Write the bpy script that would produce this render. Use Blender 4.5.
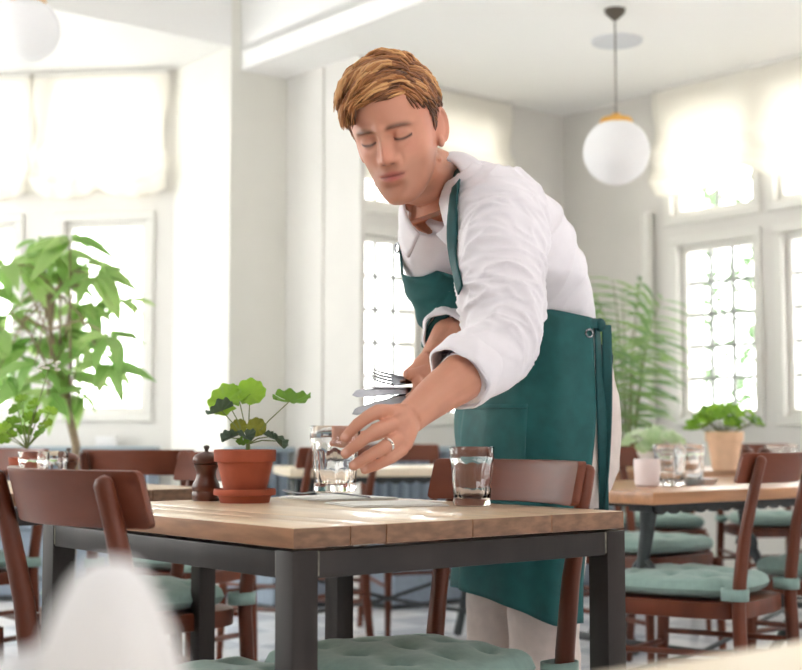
import bpy, bmesh, math, random
import numpy as np
from mathutils import Vector, Matrix, noise
from mathutils.bvhtree import BVHTree

for _o in list(bpy.data.objects):
    bpy.data.objects.remove(_o)
scene = bpy.context.scene
COL = scene.collection
random.seed(7)
PI = math.pi

# ------------------------------------------------------------------ camera, sky, exposure
FPX = 1370.0                       # focal length in pixels of an 802 px wide frame
CAM = Vector((0.0, 0.0, 0.88))
PITCH = math.atan(99.0 / FPX)
cam_data = bpy.data.cameras.new('camera')
cam_data.sensor_width = 36.0
cam_data.lens = FPX / 802.0 * 36.0
cam_data.clip_start = 0.02
cam_data.dof.use_dof = True
cam_data.dof.focus_distance = 2.35
cam_data.dof.aperture_fstop = 4.9
cam = bpy.data.objects.new('camera', cam_data)
cam.location = CAM
cam.rotation_euler = (PI / 2 + PITCH, 0, 0)
COL.objects.link(cam)
scene.camera = cam

world = bpy.data.worlds.new('overcast_sky')
scene.world = world
world.use_nodes = True
bg = world.node_tree.nodes['Background']
bg.inputs[0].default_value = (1.0, 0.99, 0.98, 1)
bg.inputs[1].default_value = 9.8

vs = scene.view_settings
vs.view_transform = 'Standard'
vs.look = 'None'
vs.gamma = 1.0
vs.exposure = 0.0
vs.use_curve_mapping = False


def at(px, py, Y):
    """point of the place seen at pixel (px, py) whose distance along +Y is Y"""
    dx = (px - 401.0) / FPX
    dy = (335.0 - py) / FPX
    d = Vector((dx, math.cos(PITCH) - dy * math.sin(PITCH), math.sin(PITCH) + dy * math.cos(PITCH)))
    return CAM + d * (Y / d.y)


# ------------------------------------------------------------------ materials
def lin(c):
    return tuple(((x / 255.0) / 12.92 if x / 255.0 <= .04045 else ((x / 255.0 + .055) / 1.055) ** 2.4) for x in c)


MATS = {}


def mat(name, rgb, rough=.6, metal=0.0, spec=.5, var=0.0, scale=20.0, stretch=(1, 1, 1), bump=0.0, rgb2=None,
        coat=0.0, sheen=0.0, detail=4.0):
    if name in MATS:
        return MATS[name]
    m = bpy.data.materials.new(name)
    m.use_nodes = True
    nt = m.node_tree
    b = nt.nodes['Principled BSDF']
    c = lin(rgb)
    b.inputs['Base Color'].default_value = (*c, 1)
    b.inputs['Roughness'].default_value = rough
    b.inputs['Metallic'].default_value = metal
    b.inputs['Specular IOR Level'].default_value = spec
    b.inputs['Coat Weight'].default_value = coat
    b.inputs['Sheen Weight'].default_value = sheen
    if var > 0 or bump > 0 or rgb2:
        tc = nt.nodes.new('ShaderNodeTexCoord')
        mp = nt.nodes.new('ShaderNodeMapping')
        mp.inputs['Scale'].default_value = stretch
        oi = nt.nodes.new('ShaderNodeObjectInfo')
        ad = nt.nodes.new('ShaderNodeVectorMath')
        ad.operation = 'ADD'
        mul = nt.nodes.new('ShaderNodeMath')
        mul.operation = 'MULTIPLY'
        mul.inputs[1].default_value = 37.0
        nt.links.new(oi.outputs['Random'], mul.inputs[0])
        nt.links.new(tc.outputs['Object'], mp.inputs['Vector'])
        nt.links.new(mp.outputs[0], ad.inputs[0])
        nt.links.new(mul.outputs[0], ad.inputs[1])
        nz = nt.nodes.new('ShaderNodeTexNoise')
        nz.inputs['Scale'].default_value = scale
        nz.inputs['Detail'].default_value = detail
        nt.links.new(ad.outputs[0], nz.inputs['Vector'])
        if var > 0 or rgb2:
            rp = nt.nodes.new('ShaderNodeValToRGB')
            c2 = lin(rgb2) if rgb2 else tuple(x * (1 - var) for x in c)
            c1 = c if rgb2 else tuple(min(1, x * (1 + var)) for x in c)
            rp.color_ramp.elements[0].position = .35
            rp.color_ramp.elements[1].position = .65
            rp.color_ramp.elements[0].color = (*c2, 1)
            rp.color_ramp.elements[1].color = (*c1, 1)
            nt.links.new(nz.outputs['Fac'], rp.inputs[0])
            nt.links.new(rp.outputs[0], b.inputs['Base Color'])
        if bump > 0:
            bp = nt.nodes.new('ShaderNodeBump')
            bp.inputs['Strength'].default_value = bump
            bp.inputs['Distance'].default_value = .003
            nt.links.new(nz.outputs['Fac'], bp.inputs['Height'])
            nt.links.new(bp.outputs[0], b.inputs['Normal'])
    MATS[name] = m
    return m


def mat_cloth_thin(name, rgb, trans=.5, extra_transparent=0.0):
    m = bpy.data.materials.new(name)
    m.use_nodes = True
    nt = m.node_tree
    nt.nodes.remove(nt.nodes['Principled BSDF'])
    out = nt.nodes['Material Output']
    d = nt.nodes.new('ShaderNodeBsdfDiffuse')
    t = nt.nodes.new('ShaderNodeBsdfTranslucent')
    for n in (d, t):
        n.inputs['Color'].default_value = (*lin(rgb), 1)
    mx = nt.nodes.new('ShaderNodeMixShader')
    mx.inputs[0].default_value = trans
    nt.links.new(d.outputs[0], mx.inputs[1])
    nt.links.new(t.outputs[0], mx.inputs[2])
    last = mx
    if extra_transparent > 0:
        tr = nt.nodes.new('ShaderNodeBsdfTransparent')
        m2 = nt.nodes.new('ShaderNodeMixShader')
        m2.inputs[0].default_value = extra_transparent
        nt.links.new(mx.outputs[0], m2.inputs[1])
        nt.links.new(tr.outputs[0], m2.inputs[2])
        last = m2
    nt.links.new(last.outputs[0], out.inputs['Surface'])
    MATS[name] = m
    return m


def mat_leaf(name, rgb, rgb2, trans=.35, rough=.45):
    m = bpy.data.materials.new(name)
    m.use_nodes = True
    nt = m.node_tree
    b = nt.nodes['Principled BSDF']
    out = nt.nodes['Material Output']
    b.inputs['Roughness'].default_value = rough
    oi = nt.nodes.new('ShaderNodeObjectInfo')
    tc = nt.nodes.new('ShaderNodeTexCoord')
    nz = nt.nodes.new('ShaderNodeTexNoise')
    nz.inputs['Scale'].default_value = 40
    nt.links.new(tc.outputs['Object'], nz.inputs['Vector'])
    ad = nt.nodes.new('ShaderNodeMath')
    ad.operation = 'MULTIPLY_ADD'
    ad.inputs[1].default_value = .6
    nt.links.new(nz.outputs['Fac'], ad.inputs[0])
    m3 = nt.nodes.new('ShaderNodeMath')
    m3.operation = 'MULTIPLY'
    m3.inputs[1].default_value = .6
    nt.links.new(oi.outputs['Random'], m3.inputs[0])
    nt.links.new(m3.outputs[0], ad.inputs[2])
    rp = nt.nodes.new('ShaderNodeValToRGB')
    rp.color_ramp.elements[0].position = .2
    rp.color_ramp.elements[1].position = .9
    rp.color_ramp.elements[0].color = (*lin(rgb2), 1)
    rp.color_ramp.elements[1].color = (*lin(rgb), 1)
    nt.links.new(ad.outputs[0], rp.inputs[0])
    nt.links.new(rp.outputs[0], b.inputs['Base Color'])
    t = nt.nodes.new('ShaderNodeBsdfTranslucent')
    nt.links.new(rp.outputs[0], t.inputs['Color'])
    mx = nt.nodes.new('ShaderNodeMixShader')
    mx.inputs[0].default_value = trans
    nt.links.new(b.outputs[0], mx.inputs[1])
    nt.links.new(t.outputs[0], mx.inputs[2])
    nt.links.new(mx.outputs[0], out.inputs['Surface'])
    MATS[name] = m
    return m


def mat_glass(name, rough=0.0, ior=1.45, rgb=(255, 255, 255)):
    m = bpy.data.materials.new(name)
    m.use_nodes = True
    b = m.node_tree.nodes['Principled BSDF']
    b.inputs['Base Color'].default_value = (*lin(rgb), 1)
    b.inputs['Roughness'].default_value = rough
    b.inputs['IOR'].default_value = ior
    b.inputs['Transmission Weight'].default_value = 1.0
    MATS[name] = m
    return m


def mat_pane(name):
    m = bpy.data.materials.new(name)
    m.use_nodes = True
    nt = m.node_tree
    nt.nodes.remove(nt.nodes['Principled BSDF'])
    out = nt.nodes['Material Output']
    tr = nt.nodes.new('ShaderNodeBsdfTransparent')
    tr.inputs[0].default_value = (.97, .98, .97, 1)
    gl = nt.nodes.new('ShaderNodeBsdfGlossy')
    gl.inputs['Roughness'].default_value = .03
    mx = nt.nodes.new('ShaderNodeMixShader')
    mx.inputs[0].default_value = .05
    nt.links.new(tr.outputs[0], mx.inputs[1])
    nt.links.new(gl.outputs[0], mx.inputs[2])
    nt.links.new(mx.outputs[0], out.inputs['Surface'])
    MATS[name] = m
    return m


M_WALL = mat('wall_paint', (226, 223, 218), .8, var=.02, scale=3)
M_WALL_CREAM = mat('cream_paint', (236, 234, 226), .8, var=.02, scale=3)
M_DARKWALL = mat('fill_cutting_dark', (84, 76, 70), .6, var=.1, scale=4)  # dark finish for the unseen walls, added to cut fill light
M_CEIL = mat('ceiling_paint', (251, 250, 248), .9)
M_TRIM = mat('window_trim_paint', (228, 226, 220), .5)
M_LEAD = mat('window_lead', (165, 167, 165), .5)
M_PANE = mat_pane('window_glass')
M_BLIND = mat_cloth_thin('sheer_linen', (252, 249, 242), .42, .02)
M_TILE_W = mat('white_tile', (235, 236, 240), .18, var=.04, scale=8)
M_TILE_G = mat('grey_tile', (205, 208, 217), .18, var=.05, scale=8)
M_GROUT = mat('grout', (190, 190, 192), .8)
M_CHAIR = mat('chair_wood', (96, 47, 29), .38, spec=.35, var=.28, scale=14, stretch=(1, 1, .12), bump=.05)
M_CHAIR_BACK = mat('chair_back_veneer', (108, 55, 36), .42, spec=.35, var=.16, scale=16, stretch=(.1, 1, 1), bump=.04)
M_CUSH = mat('cushion_cotton', (134, 160, 152), .9, var=.06, scale=60, sheen=.2, bump=.1)
M_IRON = mat('raw_steel', (38, 32, 30), .45, spec=.35, metal=.1, var=.3, scale=18, stretch=(1, 1, .25))
M_WELD = mat('weld_bead', (120, 116, 104), .6, metal=.4, var=.4, scale=80)
M_CAST = mat('cast_iron', (66, 70, 72), .5, metal=.4, var=.15, scale=30)
M_PLANK = [mat('plank_wood_%d' % i, c, .33, var=.12, scale=9, stretch=(8, .8, 8), bump=.05, spec=.7, coat=.25) for i, c in enumerate(
    [(222, 194, 160), (212, 182, 150), (226, 200, 168), (212, 184, 150), (196, 168, 138)])]
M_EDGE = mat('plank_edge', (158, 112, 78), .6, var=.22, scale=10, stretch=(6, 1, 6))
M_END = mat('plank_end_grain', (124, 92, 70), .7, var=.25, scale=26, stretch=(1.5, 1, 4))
M_TOP = mat('table_top_wood', (176, 128, 92), .3, var=.14, scale=7, stretch=(.6, 8, 8), coat=.2)
M_PALE = mat('pale_table_top', (228, 212, 188), .4, var=.06, scale=7, stretch=(.6, 8, 8))
M_TERRA = mat('terracotta', (164, 80, 54), .8, var=.1, scale=26, bump=.15)
M_PEACH = mat('pale_terracotta', (226, 184, 150), .8, var=.06, scale=20)
M_SOIL = mat('potting_soil', (62, 44, 34), .95, var=.4, scale=90, bump=.6)
M_MILL = mat('mill_wood', (92, 52, 38), .3, var=.3, scale=20, stretch=(1, 1, .2))
M_STEEL = mat('polished_steel', (138, 140, 144), .22, metal=1.0)
M_BLADE = mat('brushed_steel', (150, 150, 154), .28, metal=1.0)
M_GLASS = mat_glass('clear_glass')
M_NAPK = mat_cloth_thin('napkin_cotton', (250, 250, 252), .5)
M_PAPER = mat('white_napkin', (240, 238, 232), .9)
M_CERAM = mat('white_ceramic', (238, 236, 236), .3)
M_PINK = mat('pinkish_ceramic', (228, 214, 212), .4)
M_OPAL = mat_cloth_thin('opal_glass', (250, 250, 252), .45)
M_BRASS = mat('brass', (232, 180, 96), .38, metal=1.0)
M_CORD = mat('dark_cord', (84, 76, 66), .6)
M_BENCH = mat('bench_fabric', (140, 152, 166), .85, var=.06, scale=40)
M_BENCH_RAIL = mat('bench_ledge_paint', (150, 166, 176), .5)
M_LEAF_A = mat_leaf('geranium_leaf', (156, 198, 66), (96, 144, 44), .5)
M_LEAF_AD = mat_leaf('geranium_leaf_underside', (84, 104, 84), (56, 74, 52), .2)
M_LEAF_AY = mat_leaf('geranium_leaf_old', (150, 150, 50), (104, 110, 36), .4)
M_LEAF_T = mat_leaf('tree_leaf', (200, 226, 150), (134, 182, 96), .6)
M_LEAF_P = mat_leaf('palm_leaf', (160, 190, 120), (112, 150, 100), .5)
M_LEAF_W = mat_leaf('pale_leaf', (212, 226, 196), (176, 206, 150), .4)
M_LEAF_O = mat_leaf('outdoor_leaf', (84, 110, 70), (60, 88, 52), .3)
M_STEM = mat('green_stem', (116, 128, 66), .6)
M_TRUNK = mat('pale_trunk', (150, 130, 108), .8, var=.2, scale=20)
M_FLOWER = mat('white_petal', (236, 234, 226), .7)


# ------------------------------------------------------------------ mesh helpers
class MB:
    def __init__(self):
        self.v = []
        self.f = []

    def add(self, vs_, fs_):
        n = len(self.v)
        self.v += [tuple(p) for p in vs_]
        self.f += [tuple(i + n for i in q) for q in fs_]
        return self

    def box(self, c, s, rz=0.0, R=None):
        hx, hy, hz = s[0] / 2, s[1] / 2, s[2] / 2
        pts = [Vector((x * hx, y * hy, z * hz)) for z in (-1, 1) for y in (-1, 1) for x in (-1, 1)]
        if R is None:
            R = Matrix.Rotation(rz, 3, 'Z')
        pts = [R @ p + Vector(c) for p in pts]
        return self.add(pts, [(0, 2, 3, 1), (4, 5, 7, 6), (0, 1, 5, 4), (2, 6, 7, 3), (0, 4, 6, 2), (1, 3, 7, 5)])

    def prism(self, poly, z0, z1):
        n = len(poly)
        pts = [(p[0], p[1], z0) for p in poly] + [(p[0], p[1], z1) for p in poly]
        fs = [tuple(reversed(range(n))), tuple(range(n, 2 * n))]
        fs += [(i, (i + 1) % n, n + (i + 1) % n, n + i) for i in range(n)]
        return self.add(pts, fs)

    def tube(self, pts, rad, n=10, side=None, flat=1.0, cap=True, closed=False):
        pts = [Vector(p) for p in pts]
        m = len(pts)
        if not hasattr(rad, '__len__'):
            rad = [rad] * m
        tang = []
        for i in range(m):
            if closed:
                t = pts[(i + 1) % m] - pts[i - 1]
            else:
                t = pts[min(i + 1, m - 1)] - pts[max(i - 1, 0)]
            tang.append(t.normalized())
        if side is None:
            a = Vector((0, 0, 1)) if abs(tang[0].z) < .9 else Vector((1, 0, 0))
            nx = (a - tang[0] * a.dot(tang[0])).normalized()
        else:
            nx = Vector(side)
        out = []
        for i in range(m):
            nx = (nx - tang[i] * nx.dot(tang[i])).normalized()
            ny = tang[i].cross(nx)
            r = rad[i]
            ra, rb = (r, r * flat) if not hasattr(r, '__len__') else r
            for k in range(n):
                a = 2 * PI * k / n
                out.append(pts[i] + nx * (ra * math.cos(a)) + ny * (rb * math.sin(a)))
        fs = []
        for i in range(m if closed else m - 1):
            j = (i + 1) % m
            for k in range(n):
                k2 = (k + 1) % n
                fs.append((i * n + k, i * n + k2, j * n + k2, j * n + k))
        if cap and not closed:
            fs.append(tuple(reversed(range(n))))
            fs.append(tuple(range((m - 1) * n, m * n)))
        return self.add(out, fs)

    def lathe(self, prof, n=24, c=(0, 0, 0), wob=None):
        """prof: (r, z) pairs; r = 0 closes the end"""
        rows = []
        pts = []
        fs = []
        for (r, z) in prof:
            if r <= 1e-6:
                rows.append([len(pts)])
                pts.append((c[0], c[1], c[2] + z))
            else:
                row = []
                for k in range(n):
                    a = 2 * PI * k / n
                    rr = r * (wob(a, z) if wob else 1)
                    row.append(len(pts))
                    pts.append((c[0] + rr * math.cos(a), c[1] + rr * math.sin(a), c[2] + z))
                rows.append(row)
        for r0, r1 in zip(rows[:-1], rows[1:]):
            for k in range(n):
                k2 = (k + 1) % n
                if len(r0) == 1 and len(r1) == 1:
                    continue
                if len(r0) == 1:
                    fs.append((r0[0], r1[k2], r1[k]))
                elif len(r1) == 1:
                    fs.append((r0[k], r0[k2], r1[0]))
                else:
                    fs.append((r0[k], r0[k2], r1[k2], r1[k]))
        return self.add(pts, fs)

    def sphere(self, c, r, n=16, m=10, R=None):
        if not hasattr(r, '__len__'):
            r = (r, r, r)
        pts = []
        rows = []
        for i in range(m + 1):
            th = PI * i / m
            if i in (0, m):
                rows.append([len(pts)])
                pts.append(Vector((0, 0, r[2] * math.cos(th))))
            else:
                row = []
                for k in range(n):
                    a = 2 * PI * k / n
                    row.append(len(pts))
                    pts.append(Vector((r[0] * math.sin(th) * math.cos(a), r[1] * math.sin(th) * math.sin(a), r[2] * math.cos(th))))
                rows.append(row)
        fs = []
        for r0, r1 in zip(rows[:-1], rows[1:]):
            for k in range(n):
                k2 = (k + 1) % n
                if len(r0) == 1:
                    fs.append((r0[0], r1[k], r1[k2]))
                elif len(r1) == 1:
                    fs.append((r0[k2], r0[k], r1[0]))
                else:
                    fs.append((r0[k2], r0[k], r1[k], r1[k2]))
        c = Vector(c)
        pts = [(R @ p if R else p) + c for p in pts]
        return self.add(pts, fs)

    def grid(self, fn, nu, nv, wrap=False):
        pts = [fn(i / (nu - (0 if wrap else 1)), j / (nv - 1)) for j in range(nv) for i in range(nu)]
        fs = []
        for j in range(nv - 1):
            for i in range(nu if wrap else nu - 1):
                i2 = (i + 1) % nu
                fs.append((j * nu + i, j * nu + i2, (j + 1) * nu + i2, (j + 1) * nu + i))
        return self.add(pts, fs)

    def mesh(self, name, smooth=True, bevel=0.0, segs=2, sharp=40):
        me = bpy.data.meshes.new(name)
        me.from_pydata([tuple(p) for p in self.v], [], self.f)
        bm = bmesh.new()
        bm.from_mesh(me)
        bmesh.ops.recalc_face_normals(bm, faces=bm.faces)
        if bevel > 0:
            es = [e for e in bm.edges if len(e.link_faces) == 2 and e.calc_face_angle(0) > .5]
            bmesh.ops.bevel(bm, geom=es, offset=bevel, segments=segs, affect='EDGES', profile=.6)
        bm.to_mesh(me)
        bm.free()
        if smooth:
            me.shade_smooth()
            if sharp:
                me.set_sharp_from_angle(angle=math.radians(sharp))
        return me

    def build(self, name, m, parent=None, **kw):
        me = self.mesh(name, **kw)
        me.materials.append(m)
        return link(name, me, parent)


def link(name, me, parent=None):
    o = bpy.data.objects.new(name, me)
    COL.objects.link(o)
    if parent is not None:
        o.parent = parent
    return o


def tag(o, label=None, cat=None, group=None, kind=None):
    if label:
        o['label'] = label
    if cat:
        o['category'] = cat
    if group:
        o['group'] = group
    if kind:
        o['kind'] = kind
    return o


def thing(name, label, cat, loc=(0, 0, 0), rz=0.0, group=None, kind=None):
    o = bpy.data.objects.new(name, None)
    o.empty_display_size = .05
    COL.objects.link(o)
    o.location = loc
    o.rotation_euler = (0, 0, rz)
    return tag(o, label, cat, group, kind)


def copy_tree(o, parent=None):
    c = o.copy()
    COL.objects.link(c)
    c.parent = parent
    for ch in o.children:
        copy_tree(ch, c)
    return c


def move_to(o, parent, loc):
    """parts modelled in place: hang them under an Empty that stands at loc"""
    o.parent = parent
    o.matrix_parent_inverse = Matrix.Translation(Vector(loc)).inverted()
    return o


# ------------------------------------------------------------------ plan of the place
ANG = math.radians(39.2)
D1 = Vector((math.cos(ANG), math.sin(ANG), 0))
D2 = Vector((-math.sin(ANG), math.cos(ANG), 0))
P0 = Vector((-.149, 1.907, 0))
TOP_Z = .75


def uv(u, v, z=0.0):
    return P0 + D1 * u + D2 * v + Vector((0, 0, z))


C0 = Vector((1.006, 8.40, 0))
EC = Vector((-.21, 7.01, 0))
IC = Vector((-.637, 7.51, 0))
R1 = Vector((-.918, 7.28, 0))
R2 = Vector((-1.29, 7.73, 0))
L1 = Vector((-4.2, 8.14, 0))
CEIL = 2.85
CEIL_L = 3.3
SOFF = 2.97


def wall(name, A, B, z0, z1, thick, openings, m, out):
    A = Vector(A)
    B = Vector(B)
    L = (B - A).length
    d = (B - A).normalized()
    out = Vector(out)
    ss = sorted({0, L} | {s for o in openings for s in o[:2]})
    zz = sorted({z0, z1} | {z for o in openings for z in o[2:4]})
    mb = MB()
    for s0, s1 in zip(ss[:-1], ss[1:]):
        for a, b in zip(zz[:-1], zz[1:]):
            sm, zm = (s0 + s1) / 2, (a + b) / 2
            if any(o[0] < sm < o[1] and o[2] < zm < o[3] for o in openings):
                continue
            q = [A + d * s0, A + d * s1, A + d * s1 + out * thick, A + d * s0 + out * thick]
            mb.prism([(p.x, p.y) for p in q], a, b)
    o = mb.build(name, m, smooth=False)
    tag(o, kind='structure')
    return o


WN = [0]


def window(A, B, s0, s1, z0, z1, out, cols=1, rows=1, fr=.035, setback=.06):
    """frame, panes and muntins set into an opening of a wall from A to B"""
    WN[0] += 1
    A = Vector(A)
    d = (Vector(B) - A).normalized()
    out = Vector(out)
    org = A + d * s0 + out * setback
    rz = math.atan2(d.y, d.x)
    sgn = 1 if Vector((-d.y, d.x, 0)).dot(out) > 0 else -1
    w = s1 - s0
    e = thing('window_%d' % WN[0], None, None, (org.x, org.y, z0), rz, kind='structure')
    h = z1 - z0
    f = MB()
    f.box((w / 2, 0, fr / 2), (w, .06, fr))
    f.box((w / 2, 0, h - fr / 2), (w, .06, fr))
    f.box((fr / 2, 0, h / 2), (fr, .06, h - 2 * fr))
    f.box((w - fr / 2, 0, h / 2), (fr, .06, h - 2 * fr))
    f.build('window_frame', M_TRIM, e, bevel=.004, segs=1)
    # architrave on the room side
    t = MB()
    yy = -sgn * (setback + .008)
    tw = .05
    t.box((w / 2, yy, -tw / 2), (w + 2 * tw, .016, tw))
    t.box((w / 2, yy, h + tw / 2), (w + 2 * tw, .016, tw))
    t.box((-tw / 2, yy, h / 2), (tw, .016, h))
    t.box((w + tw / 2, yy, h / 2), (tw, .016, h))
    t.build('architrave', M_TRIM, e, bevel=.004, segs=1)
    iw, ih = w - 2 * fr, h - 2 * fr
    cw, ch = iw / cols, ih / rows
    bar = .0215
    for i in range(1, cols):
        MB().box((fr + cw * i, 0, h / 2), (bar, .016, ih)).build('muntin', M_LEAD, e, smooth=False)
    for j in range(1, rows):
        MB().box((w / 2, 0, fr + ch * j), (iw, .014, bar)).build('muntin', M_LEAD, e, smooth=False)
    pm = MB().box((0, 0, 0), (cw - bar, .004, ch - bar)).mesh('pane', smooth=False)
    pm.materials.append(M_PANE)
    for i in range(cols):
        for j in range(rows):
            p = link('pane', pm, e)
            p.location = (fr + cw * (i + .5), 0, fr + ch * (j + .5))
    return e


# walls -----------------------------------------------------------
RW = -D2                                   # right wall runs towards the camera
RB = C0 + RW * 7.0
RO = D1                                    # outwards
ops_r = []
for k in range(6):
    s = .89 + k * .70
    ops_r += [(s, s + .52, .975, 1.94), (s - .04, s + .52, 2.11, 2.72)]
wall('wall_right', C0, RB, 0, CEIL_L, .22, ops_r, M_WALL, RO)
for o in ops_r:
    if o[2] < 2:
        window(C0, RB, *o, RO, 3, 5)
    else:
        window(C0, RB, *o, RO, 2, 1)
MA = C0 - D1 * 1.84
MO = D2
ops_m = [(.24, .70, .975, 1.97), (.78, 1.24, .975, 1.97), (.24, .70, 2.14, 2.72), (.78, 1.24, 2.14, 2.72)]
wall('wall_back', MA, C0, 0, CEIL_L, .22, ops_m, M_WALL, MO)
for o in ops_m:
    window(MA, C0, *o, MO, 3, 5 if o[2] < 2 else 2)
# wing wall and pier
pier = MB().prism([(p.x, p.y) for p in (EC, EC + D1 * .035, IC + D1 * .035, IC)], 0, CEIL_L)
tag(pier.build('wall_wing', M_WALL, smooth=False), kind='structure')
pier = MB().prism([(p.x, p.y) for p in (IC + D2 * .22 + D1 * .035, R2 + D1 * .1 + D2 * .05, R2, R1, IC, IC + D1 * .035)], 0, CEIL_L)
tag(pier.build('wall_pier', M_WALL_CREAM, smooth=False, bevel=0), kind='structure')
# bay on the left
LO = Vector((-(L1 - R2).normalized().y, (L1 - R2).normalized().x, 0))
if LO.y < 0:
    LO = -LO
ops_l = []
for a in (.165, .95, 1.74):
    ops_l += [(a, a + .49, 1.0, 2.10), (a - .06, a + .55, 2.32, 2.90)]
wall('wall_left', R2, L1, 0, CEIL_L, .22, ops_l, M_WALL, LO)
for o in ops_l:
    window(R2, L1, *o, LO, 1, 1)
# unseen walls added to cut front fill; side windows light the man from left
SA, SB = L1 + Vector((0, .1, 0)), L1 - D2 * 0 + Vector((0, -11.5, 0))
wall('wall_side', SA, SB, 0, CEIL_L, .22, [(k * 2.1 + .6, k * 2.1 + 2.1, .95, 2.7) for k in range(3)], M_WALL, (-1, 0, 0))
wall('wall_unseen_rear', SB, Vector((6.2, SB.y, 0)), 0, CEIL_L, .22, [], M_DARKWALL, (0, -1, 0))
wall('wall_unseen_right', Vector((6.2, SB.y, 0)), RB, 0, CEIL_L, .22, [], M_DARKWALL, (1, 0, 0))
for k in range(3):
    window(SA, SB, k * 2.1 + .6, k * 2.1 + 2.1, .95, 2.7, (-1, 0, 0), 2, 1)
# ceilings and soffit
bl = R1 + D1 * .06
cr = [bl + D2 * .4, bl - D2 * 12, RB + D1 * .22, C0 + D1 * .22 + D2 * .22]
tag(MB().prism([(p.x, p.y) for p in cr], CEIL, CEIL + .14).build('ceiling', M_CEIL, smooth=False), kind='structure')
beam = [bl, bl - D2 * 12, bl - D2 * 12 + D1 * .22, bl + D1 * .22]
tag(MB().prism([(p.x, p.y) for p in beam], CEIL + .1, CEIL_L).build('ceiling_downstand', M_CEIL, smooth=False), kind='structure')
cl = [Vector((-4.45, 8.4, 0)), bl + D2 * .75, bl - D2 * 12, Vector((6.5, -3.7, 0)), Vector((-4.45, -3.7, 0))]
tag(MB().prism([(p.x, p.y) for p in cl], CEIL_L, CEIL_L + .1).build('ceiling_upper', M_CEIL, smooth=False), kind='structure')
hd = [R1, R2 + LO * .05, L1 + LO * .05, R1 - D1 * 5]
tag(MB().prism([(p.x, p.y) for p in hd], SOFF, CEIL_L).build('ceiling_soffit', M_CEIL, smooth=False), kind='structure')

# floor: tiles laid parallel to the room
fl = [uv(-7, -4), uv(9, -4), uv(9, 9), uv(-7, 9)]
floor = MB().prism([(p.x, p.y) for p in fl], -.1, -.004).build('floor', M_GROUT, smooth=False)
tag(floor, kind='structure')
TS = .30
tm = []
for m_ in (M_TILE_W, M_TILE_G):
    me = MB().box((0, 0, -.004), (TS - .004, TS - .004, .008)).mesh('floor_tile', smooth=False, bevel=.0015, segs=1)
    me.materials.append(m_)
    tm.append(me)
far_tiles = [MB(), MB()]
for i in range(-22, 30):
    for j in range(-12, 30):
        c = uv((i + .5) * TS, (j + .5) * TS)
        if not (-6 < c.x < 6 and -2.5 < c.y < 8.9):
            continue
        inview = 4.6 < c.y < 8.5 and abs(c.x) < .30 * c.y + .15
        # keep inside the walls
        inside = (c - C0).dot(D1) < .3 and (c - MA).dot(D2) < .2
        if not inside:
            continue
        if inview:
            o = link('floor_tile', tm[(i + j) % 2], floor)
            o.location = c
            o.rotation_euler = (0, 0, ANG)
        else:
            far_tiles[(i + j) % 2].box((c.x, c.y, -.004), (TS - .004, TS - .004, .008), ANG)
for k, mb in enumerate(far_tiles):
    tag(mb.build('floor_tile_field', (M_TILE_W, M_TILE_G)[k], floor, smooth=False), kind='stuff')

# ------------------------------------------------------------------ blinds
def blind(name, label, A, B, s0, s1, z_top, z_bot, out, gap, scallops, drop, phase=0.0):
    """soft gathered blind hanging on the room side of a wall"""
    A = Vector(A)
    d = (Vector(B) - A).normalized()
    inn = -Vector(out)
    org = A + d * s0 + inn * gap
    L = s1 - s0
    e = thing(name, label, 'blind', (org.x, org.y, z_bot), 0, 'gathered white blinds over the windows')
    H = z_top - z_bot

    def fn(a, b):
        sc = abs(math.sin(PI * (a * scallops + phase)))
        droop = drop * (sc ** .8)
        fold = math.exp(-((b - .10) / .07) ** 2) + .8 * math.exp(-((b - .34) / .07) ** 2)
        z = H * b - droop * (1 - b) * (1.2 if b < .4 else 1.0) * math.exp(-b * 2)
        y = .015 + .05 * fold * (.5 + .5 * sc) + .008 * math.sin(a * 37 + b * 5) * (1 - b * .5)
        edge = .015 * math.sin(b * 9) * (1 if a > .5 else -1) * (abs(a - .5) * 2) ** 6
        p = d * (L * a + edge) + inn * y
        return Vector((p.x, p.y, z))
    mb = MB().grid(fn, 60, 50)
    o = mb.build('blind_cloth', M_BLIND, e, sharp=None)
    sm = o.modifiers.new('thickness', 'SOLIDIFY')
    sm.thickness = .0015
    r = MB()
    r.box((d.x * L / 2, d.y * L / 2, H + .012), (L, .03, .024), math.atan2(d.y, d.x))
    r.build('head_rail', M_TRIM, e, smooth=False)
    return e


blind('roman_blind', 'gathered white blind with two scallops above the left window', R2, L1, .03, .82, 2.93, 2.27, LO, .05, 2, .05)
blind('roman_blind', 'gathered white blind cut off by the left edge of the picture', R2, L1, .855, 1.65, 2.93, 2.27, LO, .05, 2, .05)
blind('roman_blind', 'wide gathered white blind over the right hand windows', C0, RB, .78, 3.2, 2.83, 2.33, RO, .05, 3, .10, .25)
blind('roman_blind', 'gathered white blind behind the head of the man', MA, C0, .10, 1.335, 2.83, 2.30, MO, .05, 2, .05)

# pipe on the right wall
pp = C0 + RW * .70 - D1 * .04
tag(MB().tube([(pp.x, pp.y, 0), (pp.x, pp.y, 2.15)], .035, 16).build('wall_pipe', M_TRIM),
    'white vertical pipe on the wall beside the right windows', 'pipe')


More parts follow.
